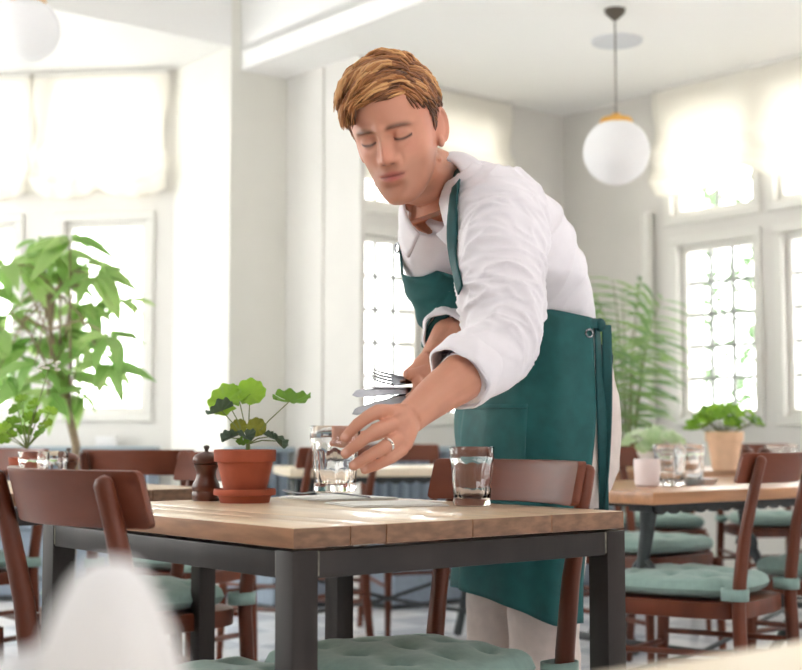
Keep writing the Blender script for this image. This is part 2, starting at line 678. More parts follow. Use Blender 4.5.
# ------------------------------------------------------------------ pendant lamps
def pendant(label, c, r, ceil):
    e = thing('pendant_lamp', label, 'lamp', (c.x, c.y, c.z), 0, 'opal globe pendant lamps')
    prof = [(0, -r)] + [(r * math.sin(t), -r * math.cos(t)) for t in [PI * k / 20 for k in range(1, 19)]] + [(r * .25, r * .968)]
    MB().lathe(prof, 40).build('globe', M_OPAL, e)
    MB().lathe([(0, r * 1.18), (.018, r * 1.18), (.03, r * 1.1), (r * .44, r * 1.03), (r * .50, r * .95), (r * .50, r * .86), (r * .45, r * .86), (0, r * .9)], 28).build('brass_cap', M_BRASS, e)
    for k in range(3):
        a = k * 2 * PI / 3 + .4
        MB().sphere((r * .47 * math.cos(a), r * .47 * math.sin(a), r * .94), .012, 10, 8).build('thumb_screw', M_BRASS, e)
    MB().tube([(0, 0, r * 1.15), (0, 0, ceil - c.z - .02)], .0035, 8).build('cord', M_CORD, e)
    MB().lathe([(0, 0), (.05, 0), (.045, -.02), (.012, -.05), (0, -.05)], 20, (0, 0, ceil - c.z)).build('canopy', M_CORD, e)
    return e


pc = at(616.5, 152, 6.25)
pendant('white opal globe pendant with brass cap hanging near right windows', pc, .153, CEIL)
pc = at(28, 30, 6.1)
pendant('white opal globe pendant in the top left corner', pc, .145, CEIL_L)
sp = at(617, 36, 6.75)
e = thing('ceiling_disc', 'round pale disc set in the ceiling behind the pendant cord', 'roundel', (sp.x, sp.y, CEIL))  # flat pale grey disc against the ceiling
MB().lathe([(0, -.004), (.10, -.006), (.125, -.012), (.13, 0), (0, 0)], 32).build('disc_body', mat('disc_grey', (214, 216, 220), .6), e)

# ------------------------------------------------------------------ banquette along the back
def bench(name, label, A, B, inn, seat_h=.45, back_h=.81, depth=.5, channel=.075):
    A = Vector(A)
    B = Vector(B)
    d = (B - A).normalized()
    L = (B - A).length
    rz = math.atan2(d.y, d.x)
    sg = 1 if Vector((-d.y, d.x, 0)).dot(Vector(inn)) > 0 else -1
    e = thing(name, label, 'bench', (A.x, A.y, 0), rz)
    MB().box((L / 2, sg * depth * .5, .21), (L, depth - .06, .36)).build('bench_base', M_BENCH, e, bevel=.01)
    MB().box((L / 2, sg * depth * .5, .03), (L - .02, depth - .12, .06)).build('plinth', M_CAST, e, smooth=False)
    MB().box((L / 2, sg * (depth * .5 + .02), .42), (L, depth - .04, .10)).build('seat_pad', M_BENCH, e, bevel=.03, segs=3)
    MB().box((L / 2, sg * .04, back_h - .015), (L, .10, .03)).build('ledge', M_BENCH_RAIL, e, bevel=.006)
    n = int(L / channel)
    w = L / n
    cm = MB()
    h = back_h - .03 - seat_h - .01
    cm.grid(lambda a, b: Vector(((a - .5) * w, sg * (.045 * math.sin(PI * a) ** .6 + .02), seat_h + .01 + h * b)), 9, 4)
    cm.grid(lambda a, b: Vector(((a - .5) * w, sg * .012, seat_h + .01 + h * b)), 2, 2)
    me = cm.mesh('back_channel', sharp=None)
    me.materials.append(M_BENCH)
    for k in range(n):
        o = link('back_channel', me, e)
        o.location = (w * (k + .5), 0, 0)
    return e


bench('banquette', 'blue grey channelled banquette under the window behind the man', MA + D1 * .09 - D2 * .03, C0 - D2 * .03 - D1 * .02, -D2)
bench('banquette', 'blue grey banquette along the pier behind the potted plant', R1 - D2 * .04 - D1 * .05, IC - D2 * .04 - D1 * .02, -D2)
bench('banquette', 'blue grey banquette in the left window bay', R2 - LO * .04 - Vector((.05, 0, 0)), Vector((-3.4, 8.027, 0)) - LO * .04, -LO)


# ------------------------------------------------------------------ chairs
def post_y(z):
    # side profile of the back leg and post
    zs = [0, .25, .46, .62, .75, .83]
    ys = [-.235, -.205, -.195, -.215, -.245, -.268]
    return float(np.interp(z, zs, ys))


def make_chair():
    t = thing('dining_chair', 'x', 'chair')
    for s in (-1, 1):
        zs = np.linspace(0, .815, 14)
        pts = [Vector((s * (.185 - .012 * min(z / .46, 1)), post_y(z), z)) for z in zs]
        rad = [.0135 + .0045 * math.sin(PI * min(1, z / .8)) for z in zs]
        pts.append(pts[-1] + Vector((0, -.001, .007)))
        rad.append(.010)
        pts.append(pts[-1] + Vector((0, -.001, .003)))
        rad.append(.004)
        MB().tube(pts, rad, 12, side=(1, 0, 0)).build('back_post', M_CHAIR, t)
        MB().tube([(s * .20, .21, 0), (s * .195, .2, .25), (s * .19, .19, .43)], [.012, .017, .019], 12, side=(1, 0, 0)).build('front_leg', M_CHAIR, t)
    # seat rail: rounded trapezoid

    def outline(k, n=40):
        pts = []
        for i in range(n):
            a = 2 * PI * i / n
            c, s_ = math.cos(a), math.sin(a)
            x = math.copysign(abs(c) ** .45, c)
            y = math.copysign(abs(s_) ** .45, s_)
            w = (.20 + .02 * y) * k
            pts.append((x * w, .005 + y * .205 * k))
        return pts
    MB().prism(outline(1.0), .405, .448).build('seat_frame', M_CHAIR, t, bevel=.006)
    # backrest panel
    def bend(a, zz, off):
        x = (a - .5) * .405
        y = -.278 + .062 * (x / .2025) ** 2 - (zz - .78) * .28
        nx, ny = -.124 * x / .2025 / .2025, 1.0
        l = math.hypot(nx, ny)
        return Vector((x + nx / l * off, y + ny / l * off, zz))
    bk = MB()
    n, m = 44, 8
    z0, z1 = .754, .832
    rr = .009
    front, back = [], []
    for lst, off in ((front, .016), (back, 0.0)):
        for j in range(m):
            for i in range(n):
                a = .5 - .5 * math.cos(PI * i / (n - 1))
                b = j / (m - 1)
                dx = min(a, 1 - a) * .405
                k = max(0, rr - dx)
                ins = rr - math.sqrt(max(0, rr * rr - k * k))
                zb = z0 + ins + (z1 - z0 - 2 * ins) * b
                lst.append(bend(a, zb, off))
    fs = []
    N = n * m
    for j in range(m - 1):
        for i in range(n - 1):
            q = (j * n + i, j * n + i + 1, (j + 1) * n + i + 1, (j + 1) * n + i)
            fs.append(q)
            fs.append(tuple(N + x for x in reversed(q)))
    for i in range(n - 1):
        fs.append((i, N + i, N + i + 1, i + 1))
        k = (m - 1) * n
        fs.append((k + i, k + i + 1, N + k + i + 1, N + k + i))
    for j in range(m - 1):
        fs.append((j * n, (j + 1) * n, N + (j + 1) * n, N + j * n))
        k = n - 1
        fs.append((j * n + k, N + j * n + k, N + (j + 1) * n + k, (j + 1) * n + k))
    bk.add(front + back, fs)
    bk.build('backrest', M_CHAIR_BACK, t, bevel=.003)
    # stretchers
    for s in (-1, 1):
        MB().tube([(s * .194, .20, .22), (s * .18, post_y(.22), .24)], .009, 8).build('side_stretcher', M_CHAIR, t)
        MB().tube([(s * .192, .197, .31), (s * .178, post_y(.32), .32)], .008, 8).build('side_stretcher', M_CHAIR, t)
    MB().tube([(-.193, .197, .28), (.193, .197, .28)], .009, 8).build('front_stretcher', M_CHAIR, t)
    MB().tube([(-.178, post_y(.28), .28), (.178, post_y(.28), .28)], .009, 8).build('back_stretcher', M_CHAIR, t)
    # tufted cushion
    tufts = [(x, y) for x in (-.56, 0, .56) for y in (-.56, 0, .56)]
    G = 41

    def cush(u, v, top):
        k = .86
        x = u * math.sqrt(1 - k * v * v * .28)
        y = v * math.sqrt(1 - k * u * u * .28)
        w = .198 + .024 * y
        edge = max(abs(u), abs(v))
        prof = (1 - edge ** 7) ** .5
        h = .030 * prof
        if top:
            h += .010 * (1 - edge ** 2)
            for (tx, ty) in tufts:
                ddx, ddy = (u - tx) * .2, (v - ty) * .2
                r2 = ddx * ddx * 1.0 + ddy * ddy * 2.2
                h -= .019 * math.exp(-r2 / .00030) + .010 * math.exp(-r2 / .0018)
            h += .0022 * math.sin(u * 9 + v * 4) * prof
        return Vector((x * w, .018 + y * .190, .478 + (h if top else -.026 * prof)))
    cm = MB()
    cm.grid(lambda a, b: cush(a * 2 - 1, b * 2 - 1, True), G, G)
    cm.grid(lambda a, b: cush(a * 2 - 1, b * 2 - 1, False), G, G)
    cu = cm.build('cushion', M_CUSH, t, sharp=None)
    for s in (-1, 1):
        c = Vector((s * .173, post_y(.472), .472))
        st = MB()
        loop = []
        for k in range(16):
            a = 2 * PI * k / 16
            loop.append(c + Vector((.021 * math.cos(a), .0215 * math.sin(a) + (.018 if math.sin(a) > 0 else 0), 0)))
        st.tube(loop, [(.0025, .015)] * 16, 8, side=(1, 0, 0), closed=True)
        st2 = MB()
        ring = []
        for k in range(17):
            a = 2 * PI * k / 16
            for zz in (-.015, .015):
                ring.append(c + Vector((.0225 * math.cos(a), .022 * math.sin(a) + (.02 if math.sin(a) > .1 else 0), zz)))
        st2.add(ring, [(2 * k, 2 * k + 2, 2 * k + 3, 2 * k + 1) for k in range(16)])
        o = st2.build('cushion_strap', M_CUSH, t, sharp=None)
        sm = o.modifiers.new('thickness', 'SOLIDIFY')
        sm.thickness = .004
        sm.offset = 1
    return t


chair0 = make_chair()
first = [True]
CHAIRS = []


def chair(label, loc, rz, group='brown wooden dining chairs with green cushions'):
    c = chair0 if first[0] else copy_tree(chair0)
    first[0] = False
    c.location = (loc[0], loc[1], 0)
    c.rotation_euler = (0, 0, rz)
    c['label'] = label
    c['group'] = group
    CHAIRS.append(c)
    return c


F_D1 = ANG - PI / 2         # sitter looks along +D1
F_D1n = ANG + PI / 2        # along -D1
F_D2 = ANG                  # along +D2
F_D2n = ANG + PI
chair('wooden chair seen from behind, partly covered by the blurred white napkin', uv(.012, .245), F_D1)
chair('wooden chair pulled up between the man and the steel-framed table', uv(.46, .295), F_D1n)
chair('wooden chair at the right edge turned towards the cast iron table', (.805, 3.775), ANG + .24)
chair('wooden chair beyond the rightmost chair at the cast iron table', uv(.015, 0) * 0 + Vector((1.34, 4.19, 0)), ANG + .03)
chair('wooden chair behind the steel table with its strap beside the second table leg', uv(.60, 1.53), F_D1n)
chair('wooden chair at the far left whose cushion is cut by the picture edge', uv(.03, 1.72), F_D1)
chair('wooden chair with back towards us behind the pepper mill table', at(140, 470, 4.3) + Vector((.07, .2, 0)), F_D1 + .55)
chair('wooden chair far left under the big leafy plant', uv(.60, 2.78), F_D1n)
chair('wooden chair far behind the glass the man is holding', at(296, 500, 5.3), F_D2 + .15)
chair('wooden chair with pale front legs standing before the blue banquette', at(415, 500, 6.2), F_D2n - .35)
chair('wooden chair tucked under the far right table below the white pot', at(658, 500, 6.45), PI - .1)
chair('wooden chair tucked under the far right table below the peach pot', at(770, 500, 6.55), PI + .12)
chair('wooden chair just right of the hanging apron tie', Vector((.89, 5.10, 0)), F_D2n)


# ------------------------------------------------------------------ steel tables with plank tops
def plank_table(label, u0, v0, L1_, L2_, group):
    o = uv(u0, v0)
    t = thing('steel_frame_table', label, 'table', (o.x, o.y, 0), ANG, group)
    cuts = [0, .0995 / .68, .1657 / .68, .335 / .68, .507 / .68, 1]
    th = .029
    for k, (a, b) in enumerate(zip(cuts[:-1], cuts[1:])):
        x0, x1 = a * L1_, b * L1_
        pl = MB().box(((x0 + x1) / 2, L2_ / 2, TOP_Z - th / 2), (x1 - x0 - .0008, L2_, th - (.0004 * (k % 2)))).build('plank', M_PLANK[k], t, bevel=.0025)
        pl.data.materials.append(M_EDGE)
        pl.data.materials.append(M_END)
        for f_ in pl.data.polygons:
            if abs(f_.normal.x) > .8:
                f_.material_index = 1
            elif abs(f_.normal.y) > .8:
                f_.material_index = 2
    lw = .044
    for sx in (0, 1):
        for sy in (0, 1):
            x = lw / 2 + sx * (L1_ - lw) - .001 + .002 * sx
            y = lw / 2 + sy * (L2_ - lw) - .001 + .002 * sy
            lg = MB().box((x, y, (TOP_Z - th - .003) / 2), (lw, lw, TOP_Z - th - .003)).build('leg', M_IRON, t, bevel=.003)
            MB().box((x, y + (lw / 2 + .001) * (1 - 2 * sy), TOP_Z - th - .022), (lw * .9, .005, .036)).build('weld', M_WELD, lg, bevel=.002)
            MB().box((x + (lw / 2 + .001) * (1 - 2 * sx), y, TOP_Z - th - .022), (.005, lw * .9, .036)).build('weld', M_WELD, lg, bevel=.002)
    rz = TOP_Z - th - .005 - .019
    for sy in (0, 1):
        MB().box((L1_ / 2, .02 + sy * (L2_ - .04), rz), (L1_ - 2 * lw, .036, .038)).build('rail', M_IRON, t, bevel=.002)
    for sx in (0, 1):
        MB().box((.02 + sx * (L1_ - .04), L2_ / 2, rz), (.036, L2_ - 2 * lw, .038)).build('rail', M_IRON, t, bevel=.002)
    return t


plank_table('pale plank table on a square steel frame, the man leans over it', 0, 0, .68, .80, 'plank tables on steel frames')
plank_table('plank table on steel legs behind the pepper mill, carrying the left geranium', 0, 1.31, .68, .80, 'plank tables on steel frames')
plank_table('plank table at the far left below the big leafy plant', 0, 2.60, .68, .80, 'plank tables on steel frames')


# ------------------------------------------------------------------ tables with cast iron bases
def iron_table(label, loc, rz, L, W, zt, m, th=.034):
    t = thing('cast_iron_table', label, 'table', (loc[0], loc[1], 0), rz, 'tables on cast iron bases')
    MB().box((L / 2, W / 2, zt - th / 2), (L, W, th)).build('table_top', m, t, bevel=.004)
    MB().box((L / 2, W / 2, zt - th - .005), (L - .10, W - .10, .010)).build('sub_frame', M_CAST, t, smooth=False)
    # scalloped iron apron
    for sy in (0, 1):
        ap = MB()
        y = .05 + sy * (W - .1)
        n = 120
        xs = np.linspace(.06, L - .06, n)
        pts = []
        for x in xs:
            d = .018 + .012 * abs(math.sin(x * 55))
            for yy in (y - .006, y + .006):
                pts += [(x, yy, zt - th), (x, yy, zt - th - d)]
        fs = []
        for i in range(n - 1):
            a, b = i * 4, i * 4 + 4
            fs += [(a, b, b + 1, a + 1), (a + 2, a + 3, b + 3, b + 2), (a + 1, b + 1, b + 3, a + 3), (a, a + 2, b + 2, b)]
        ap.add(pts, fs)
        ap.build('scalloped_apron', M_CAST, t, smooth=False)
    for sx in (0, 1):
        x = .10 + sx * (L - .20)
        for sy in (0, 1):
            s = 1 if sy else -1
            y0 = W / 2
            pts = [(x, y0 + s * (W / 2 - .10), zt - th), (x, y0 + s * (W / 2 - .11), zt - .12), (x, y0 + s * (W / 2 - .13), zt - .22),
                   (x, y0 + s * (W / 2 - .20), zt - .33), (x, y0 + s * .09, zt - .42), (x, y0 + s * .06, .25), (x, y0 + s * .14, .12), (x, y0 + s * (W / 2 - .08), .02)]
            MB().tube(pts, [.026, .02, .017, .018, .02, .018, .018, .02], 10).build('leg', M_CAST, t)
            MB().box((x, y0 + s * (W / 2 - .105), zt - th - .012), (.06, .09, .024)).build('leg_bracket', M_CAST, t, bevel=.004)
            # scroll
            sc = []
            for k in range(40):
                a = k / 39 * 4.2 * PI
                r = .045 * (1 - k / 39 * .8)
                sc.append((x, y0 + s * (W / 2 - .105 - .02) + s * r * math.cos(a) * .9, zt - .235 + r * math.sin(a)))
            MB().tube(sc, [.010] * 40, 8).build('scroll', M_CAST, t)
        MB().tube([(x, y0 - .07, .3), (x, y0 + .07, .3)], .012, 8).build('cross_bar', M_CAST, t)
    MB().tube([(.1, W / 2 - .05, .3), (L / 2, W / 2, .2), (L - .1, W / 2 + .05, .3)], .008, 8).build('brace_rod', M_CAST, t)
    MB().tube([(.1, W / 2 + .05, .14), (L / 2, W / 2, .2), (L - .1, W / 2 - .05, .14)], .008, 8).build('brace_rod', M_CAST, t)
    return t


iron_table('wooden table on a scrolled cast iron base at the right', (.67, 3.66), ANG, 1.3, .72, .725, M_TOP)
q = at(585, 471, 5.55)
iron_table('far table on cast iron legs carrying the peach pot', (q.x + .1, q.y - .15), ANG * .25, 1.5, .70, .735, M_TOP)
q = at(372, 470, 5.25)
iron_table('pale far table behind the hand of the man', (q.x - .32, q.y + .10), ANG * .3, .9, .6, .745, M_PALE)

# foreground table close to the lens
q1 = Vector((.105, .76, 0))
near = thing('near_table', 'blurred pale wooden table top in the bottom right foreground', 'table', (q1.x, q1.y, 0), ANG)
MB().box((.10, -.40, TOP_Z - .015), (1.5, .80, .03)).build('table_top', M_PALE, near, bevel=.004)
for sx in (-.6, .8):
    for sy in (-.06, -.74):
        MB().box((sx, sy, (TOP_Z - .03) / 2), (.045, .045, TOP_Z - .03)).build('leg', M_IRON, near, bevel=.003)
for sy in (-.06, -.74):
    MB().box((.10, sy, TOP_Z - .05), (1.355, .036, .038)).build('rail', M_IRON, near, bevel=.002)


# white folded napkin standing on the near table
def napkin_stand():
    c = at(100, 640, .52)
    base = Vector((c.x, c.y, TOP_Z))
    e = thing('folded_napkin', 'blurred white standing napkin close to the lens at bottom left', 'napkin', base)
    H = .083

    def fn(a, b):
        ang = a * 2 * PI
        r = .032 * (1 - b) ** .75 + .004
        r *= 1 + .16 * math.sin(ang * 5 + b * 2) * (1 - b)
        return Vector((r * math.cos(ang) * 1.02 + .004 * b, r * math.sin(ang) * .8, H * (1 - (1 - b) ** 1.6)))
    MB().grid(fn, 60, 24, wrap=True).build('napkin_cone', M_NAPK, e, sharp=None)
    def wing(a, b):
        return Vector((-.018 - .045 * a, -.004 + .012 * math.sin(a * 5), (.052 - .012 * a) * b))
    o = MB().grid(wing, 14, 8).build('napkin_flap', M_NAPK, e, sharp=None)
    sm = o.modifiers.new('thickness', 'SOLIDIFY')
    sm.thickness = .0015
    return e


napkin_stand()


# ------------------------------------------------------------------ tableware
def tumbler_mesh(r=.0375, h=.098):
    def wob(a, z):
        k = 1 if .012 < z < h * .78 else 0
        return 1 - .05 * k * (1 - abs(math.sin(a * 5)))
    rb = r * .84
    outer = [(0, 0), (rb * .9, 0), (rb, .003), (rb * 1.0, .012), (rb * 1.01, .016), (rb + (r - rb) * .35, h * .4), (rb + (r - rb) * .7, h * .72), (r * .985, h * .79), (r, h * .82), (r, h * .985), (r - .0008, h)]
    inner = [(r - .0016, h), (r - .0022, h * .98), (r - .0022, h * .8), (rb + (r - rb) * .55 - .0036, h * .6), (rb + (r - rb) * .3 - .0036, h * .35), (rb - .0036, .020), (rb * .75, .013), (0, .0125)]
    return MB().lathe(outer + inner, 60, wob=wob).mesh('tumbler', sharp=50)


TUM = tumbler_mesh()
TUM.materials.append(M_GLASS)


def tumbler(label, loc, rot=(0, 0, 0), s=1.0, group='clear faceted tumblers'):
    o = link('glass_tumbler', TUM)
    o.location = loc
    o.rotation_euler = rot
    o.scale = (s, s, s)
    return tag(o, label, 'glass', group)


q = at(472, 500, 2.5)
tumbler('clear faceted tumbler standing alone near the right corner of the plank table', (q.x, q.y, TOP_Z), s=1.09)
GL = at(335, 492, 2.085)
GLASS_C = Vector((GL.x, GL.y, GL.z))
tumbler('clear faceted tumbler held in the reaching hand of the man', GLASS_C, s=1.02)
for i, (px, Y, lab) in enumerate([(33, 3.11, 'left tumbler of the pair before the left geranium pot'), (52, 3.19, 'right tumbler of the pair before the left geranium pot')]):
    p = at(px, 500, Y)
    tumbler('clear ' + lab, (p.x, p.y, TOP_Z), s=.92)
for px, Y, lab in [(671, 4.12, 'nearest tumbler beside the pinkish cup'), (690, 4.22, 'tumbler right of the one beside the pinkish cup'), (668, 4.45, 'tumbler behind the pair on the cast iron table')]:
    p = at(px, 480, Y)
    tumbler('clear ' + lab, (p.x, p.y, .725), s=1.25)
for px, Y, lab in [(775, 5.75, 'left'), (790, 5.85, 'right')]:
    p = at(px, 480, Y)
    tumbler('clear tumbler of the far table at the picture edge, the %s one' % lab, (p.x, p.y, .735), s=1.0)


def mill(label, loc, s=1.0, m=M_MILL):
    e = thing('pepper_mill', label, 'mill', loc, 0, 'turned wooden mills')
    e.scale = (s, s, s)
    MB().lathe([(0, 0), (.026, 0), (.0275, .003), (.0275, .016), (.0255, .019), (.0275, .022), (.0265, .032), (.021, .042), (.019, .050), (.0195, .058), (.023, .066), (.0235, .070), (.021, .072), (0, .072)], 28).build('mill_body', m, e)
    MB().lathe([(0, .072), (.0235, .0725), (.0265, .077), (.026, .083), (.022, .089), (.012, .094), (.006, .0955), (0, .0955)], 28).build('mill_cap', m, e)
    MB().lathe([(0, .095), (.004, .095), (.0035, .099), (.006, .103), (.0055, .107), (0, .1085)], 16).build('knob', M_STEEL if m is None else M_CORD, e)
    return e


q = uv(.3165, .755)
mill('dark turned wooden pepper mill left of the terracotta pot', (q.x, q.y, TOP_Z))
q = uv(.395, .762)
mill('dark wooden mill mostly hidden behind the terracotta pot', (q.x, q.y, TOP_Z), .86)
q = at(68, 480, 3.27)
mill('dark wooden mill right of the tumblers on the second plank table', (q.x, q.y, TOP_Z), .9)
q = at(747, 460, 5.55)
mill('left mill of the pair behind the rightmost chair', (q.x, q.y, .735), .95)
q = at(765, 460, 5.6)
mill('right mill of the pair behind the rightmost chair', (q.x, q.y, .735), .95)


# cutlery ----------------------------------------------------------
def fork_mesh(L=.19):
    mb = MB()
    # local: handle from x=0 to tines at x=L, width y
    hl = L * .58
    mb.tube([(0, 0, 0), (.01, 0, .001), (hl * .5, 0, .004), (hl, 0, .006)], [(.0035, .0015), (.006, .0018), (.0042, .002), (.003, .002)], 8, side=(0, 1, 0))
    mb.tube([(hl, 0, .006), (hl + .018, 0, .004), (hl + .032, 0, .001), (hl + .038, 0, .0)], [(.003, .002), (.009, .0016), (.0115, .0014), (.0115, .001)], 10, side=(0, 1, 0))
    for k in range(4):
        y = (k - 1.5) * .0066
        mb.tube([(hl + .035, y, .0), (hl + .06, y, .001), (L, y * .95, .006)], [(.0022, .0012), (.002, .0012), (.0008, .0006)], 6, side=(0, 1, 0))
    return mb


def knife_mesh(L=.215):
    mb = MB()
    hl = L * .5
    mb.tube([(0, 0, 0), (.006, 0, 0), (hl * .6, 0, 0), (hl, 0, 0)], [(.004, .003), (.0065, .004), (.0055, .004), (.0045, .003)], 10, side=(0, 1, 0))
    n = 14
    up, dn = [], []
    for i in range(n):
        t = i / (n - 1)
        x = hl + (L - hl) * t
        w0 = .0055 + .004 * math.sin(PI * min(1, t * .9)) if t < .8 else .0095 * math.sqrt(max(0, 1 - ((t - .8) / .2) ** 2))
        up.append((x, .005 if t < .85 else .005 * math.sqrt(max(0, 1 - ((t - .85) / .15) ** 2)), 0))
        dn.append((x, -w0, 0))
    pts = []
    for i in range(n):
        pts += [(up[i][0], up[i][1], .0011), (up[i][0], up[i][1], -.0011), (dn[i][0], dn[i][1], .0003), (dn[i][0], dn[i][1], -.0003)]
    fs = []
    for i in range(n - 1):
        a, b = i * 4, i * 4 + 4
        fs += [(a, b, b + 2, a + 2), (a + 1, a + 3, b + 3, b + 1), (a, a + 1, b + 1, b), (a + 2, b + 2, b + 3, a + 3)]
    fs.append((0, 2, 3, 1))
    e_ = (n - 1) * 4
    fs.append((e_, e_ + 1, e_ + 3, e_ + 2))
    mb.add(pts, fs)
    return mb


FORK = fork_mesh().mesh('fork')
FORK.materials.append(M_STEEL)
KNIFE = knife_mesh().mesh('knife')
KNIFE.materials.append(M_BLADE)


def lay(name, me, label, a, b, L, up, cat):
    """put cutlery so that its far tip lies at b and it points from a to b; up = face normal"""
    x = (Vector(b) - Vector(a)).normalized()
    up = Vector(up)
    z = (up - x * up.dot(x)).normalized()
    y = z.cross(x)
    o = link(name, me)
    R = Matrix((x, y, z)).transposed().to_4x4()
    org = Vector(b) - x * L
    o.matrix_world = Matrix.Translation(org) @ R
    return tag(o, label, cat)


# napkins on the table
def flat_napkin(label, cs, z, h=.004):
    c = sum(cs, Vector((0, 0, 0))) / len(cs)
    e = thing('paper_napkin', label, 'napkin', (c.x, c.y, z), 0, 'white napkins on the plank table')
    for k in range(2):
        s = 1 - .03 * k
        MB().prism([((p.x - c.x) * s, (p.y - c.y) * s) for p in cs], h * k / 2 + .0003, h * (k + 1) / 2).build('napkin_layer', M_PAPER, e, bevel=.0006, segs=1)
    return e


flat_napkin('white folded napkin under the small fork behind the held tumbler', [uv(.475, .60), uv(.645, .56), uv(.655, .74), uv(.49, .76)], TOP_Z)
flat_napkin('white folded napkin lying between the two tumblers', [uv(.385, .37), uv(.55, .30), uv(.60, .45), uv(.43, .52)], TOP_Z)
fa = uv(.56, .60, TOP_Z + .007)
fb = uv(.485, .735, TOP_Z + .012)
lay('fork', FORK, 'small steel fork lying on the napkin behind the held tumbler', fa, fb, .19, (0, 0, 1), 'fork')


# ------------------------------------------------------------------ pots and plants
def pot(e, r, h, m, rim=True, z=0.0):
    MB().lathe([(0, z), (r * .64, z), (r * .66, z + .004), (r * .9, z + h * .72), (r * .9, z + h * .735), (r, z + h * .745), (r * 1.02, z + h * .98), (r * .99, z + h), (r * .9, z + h), (r * .88, z + h * .85), (r * .86, z + h * .84), (0, z + h * .84)], 40).build('pot', m, e)
    MB().lathe([(0, z + h * .90), (r * .5, z + h * .89), (r * .875, z + h * .86), (r * .86, z + h * .8)], 24).build('soil', M_SOIL, e)


def saucer(e, r, m):
    MB().lathe([(0, 0), (r * .78, 0), (r * .8, .003), (r * .84, .013), (r * .99, .015), (r, .020), (r * .98, .026), (r * .92, .026), (r * .86, .012), (0, .010)], 40).build('saucer', m, e)


def round_leaf(R=1.0, cup=.25, lobes=9, fold=0.0, seed=0):
    rnd = random.Random(seed)
    mb = MB()
    n, m = 45, 6
    pts = [(0, 0, 0)]
    for j in range(1, m + 1):
        for i in range(n):
            a = -PI / 2 + .12 + (2 * PI - .24) * i / (n - 1)
            t = j / m
            r = t * R * (1 + .028 * math.sin(a * lobes) * t)
            x, y = r * math.cos(a), r * math.sin(a)
            z = cup * t * t * R * .6 + .10 * R * t * t * math.sin(a * lobes + 1) + .06 * R * math.sin(a * 3 + seed) * t + fold * abs(x)
            pts.append((x, y + R * .1, z))
    fs = []
    for i in range(n - 1):
        fs.append((0, 1 + i, 2 + i))
    for j in range(m - 1):
        for i in range(n - 1):
            a = 1 + j * n + i
            fs.append((a, a + n, a + n + 1, a + 1))
    mb.add(pts, fs)
    return mb


def blade_leaf(L=1.0, W=.35, droop=.3, n=10, fold=.15):
    mb = MB()
    pts = []
    for i in range(n):
        t = i / (n - 1)
        w = W * (math.sin(PI * t ** .8) ** .9) * .5 + .004
        y = L * t
        z = -droop * L * t * t
        pts += [(-w, y, z + fold * w), (0, y, z), (w, y, z + fold * w)]
    fs = []
    for i in range(n - 1):
        a = i * 3
        fs += [(a, a + 1, a + 4, a + 3), (a + 1, a + 2, a + 5, a + 4)]
    mb.add(pts, fs)
    return mb


def shared(mb, name, m):
    me = mb.mesh(name, sharp=None)
    me.materials.append(m)
    return me


RL = [shared(round_leaf(seed=i, cup=.2 + .15 * i), 'leaf', M_LEAF_A) for i in range(3)]
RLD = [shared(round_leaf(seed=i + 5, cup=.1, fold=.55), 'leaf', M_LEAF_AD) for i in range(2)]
RLY = [shared(round_leaf(seed=i + 8, cup=.1), 'leaf', M_LEAF_AY) for i in range(2)]


def put_leaf(me, e, pos, nrm, tipdir, s, name='leaf'):
    """pos relative to e; leaf face normal nrm, midrib along tipdir"""
    z = Vector(nrm).normalized()
    y = Vector(tipdir)
    y = (y - z * y.dot(z)).normalized()
    x = y.cross(z)
    o = link(name, me, e)
    o.matrix_local = Matrix.Translation(Vector(pos)) @ Matrix((x, y, z)).transposed().to_4x4() @ Matrix.Diagonal((s, s, s, 1))
    return o


def stem(e, a, b, r=.0012, sag=.0):
    a, b = Vector(a), Vector(b)
    mid = (a + b) / 2 + Vector((0, 0, sag))
    MB().tube([a, mid, b], [r * 1.3, r, r * .8], 6).build('stem', M_STEM, e)


# the geranium on the main table
PY = 2.625
pq = at(245, 470, PY)
pbase = Vector((pq.x, pq.y, TOP_Z))
ger = thing('potted_geranium', 'young geranium in a terracotta pot and saucer on the plank table', 'plant', pbase)
saucer(ger, .0595, M_TERRA)
pot(ger, .0585, .088, M_TERRA, z=.0125)


def rel(px, py, dY=0.0):
    return at(px, py, PY + dY) - pbase


crown = rel(248, 444)
PXM = PY / FPX     # metres per pixel there
spec = [  # px, py, depth offset, size px, normal, tip direction, mesh
    (227, 401, .00, 18, (-.25, -.8, .45), (-.7, 0, .5), RL[0]),
    (250, 394, .01, 15, (.15, -.85, .5), (.5, 0, .8), RL[1]),
    (239, 399, .02, 13, (-.1, -.8, .6), (-.3, .2, .9), RL[2]),
    (290, 401, .00, 19, (.05, -.35, .95), (.9, -.3, .15), RL[2]),
    (222, 411, -.02, 14, (-.35, .1, .75), (-.8, -.5, -.35), RLD[0]),
    (239, 428, .00, 9, (-.2, -.9, .35), (-.5, 0, .8), RLY[0]),
    (256, 428, .00, 10, (.2, -.9, .3), (.5, 0, .8), RLY[1]),
    (232, 438, -.03, 10, (-.2, -.4, .9), (-.8, -.5, .1), RLD[1]),
    (246, 436, -.03, 9, (.1, -.5, .8), (.3, -.7, .2), RLD[0]),
    (276, 441, -.02, 11, (.55, -.1, .6), (.75, -.4, -.45), RLD[1]),
    (243, 441, -.02, 7, (0, -.6, .8), (0, -.5, .2), RL[0]),
    (268, 437, .0, 7, (.4, -.3, .8), (.6, -.2, .5), RLD[0]),
]
for (px, py, dy, sz, nrm, tip, me) in spec:
    c = rel(px, py, dy)
    put_leaf(me, ger, c, nrm, tip, sz * PXM)
    stem(ger, crown, c, .0011, .004)
MB().tube([rel(248, 452), crown, rel(249, 436)], [.005, .004, .003], 8).build('main_stem', M_STEM, ger)

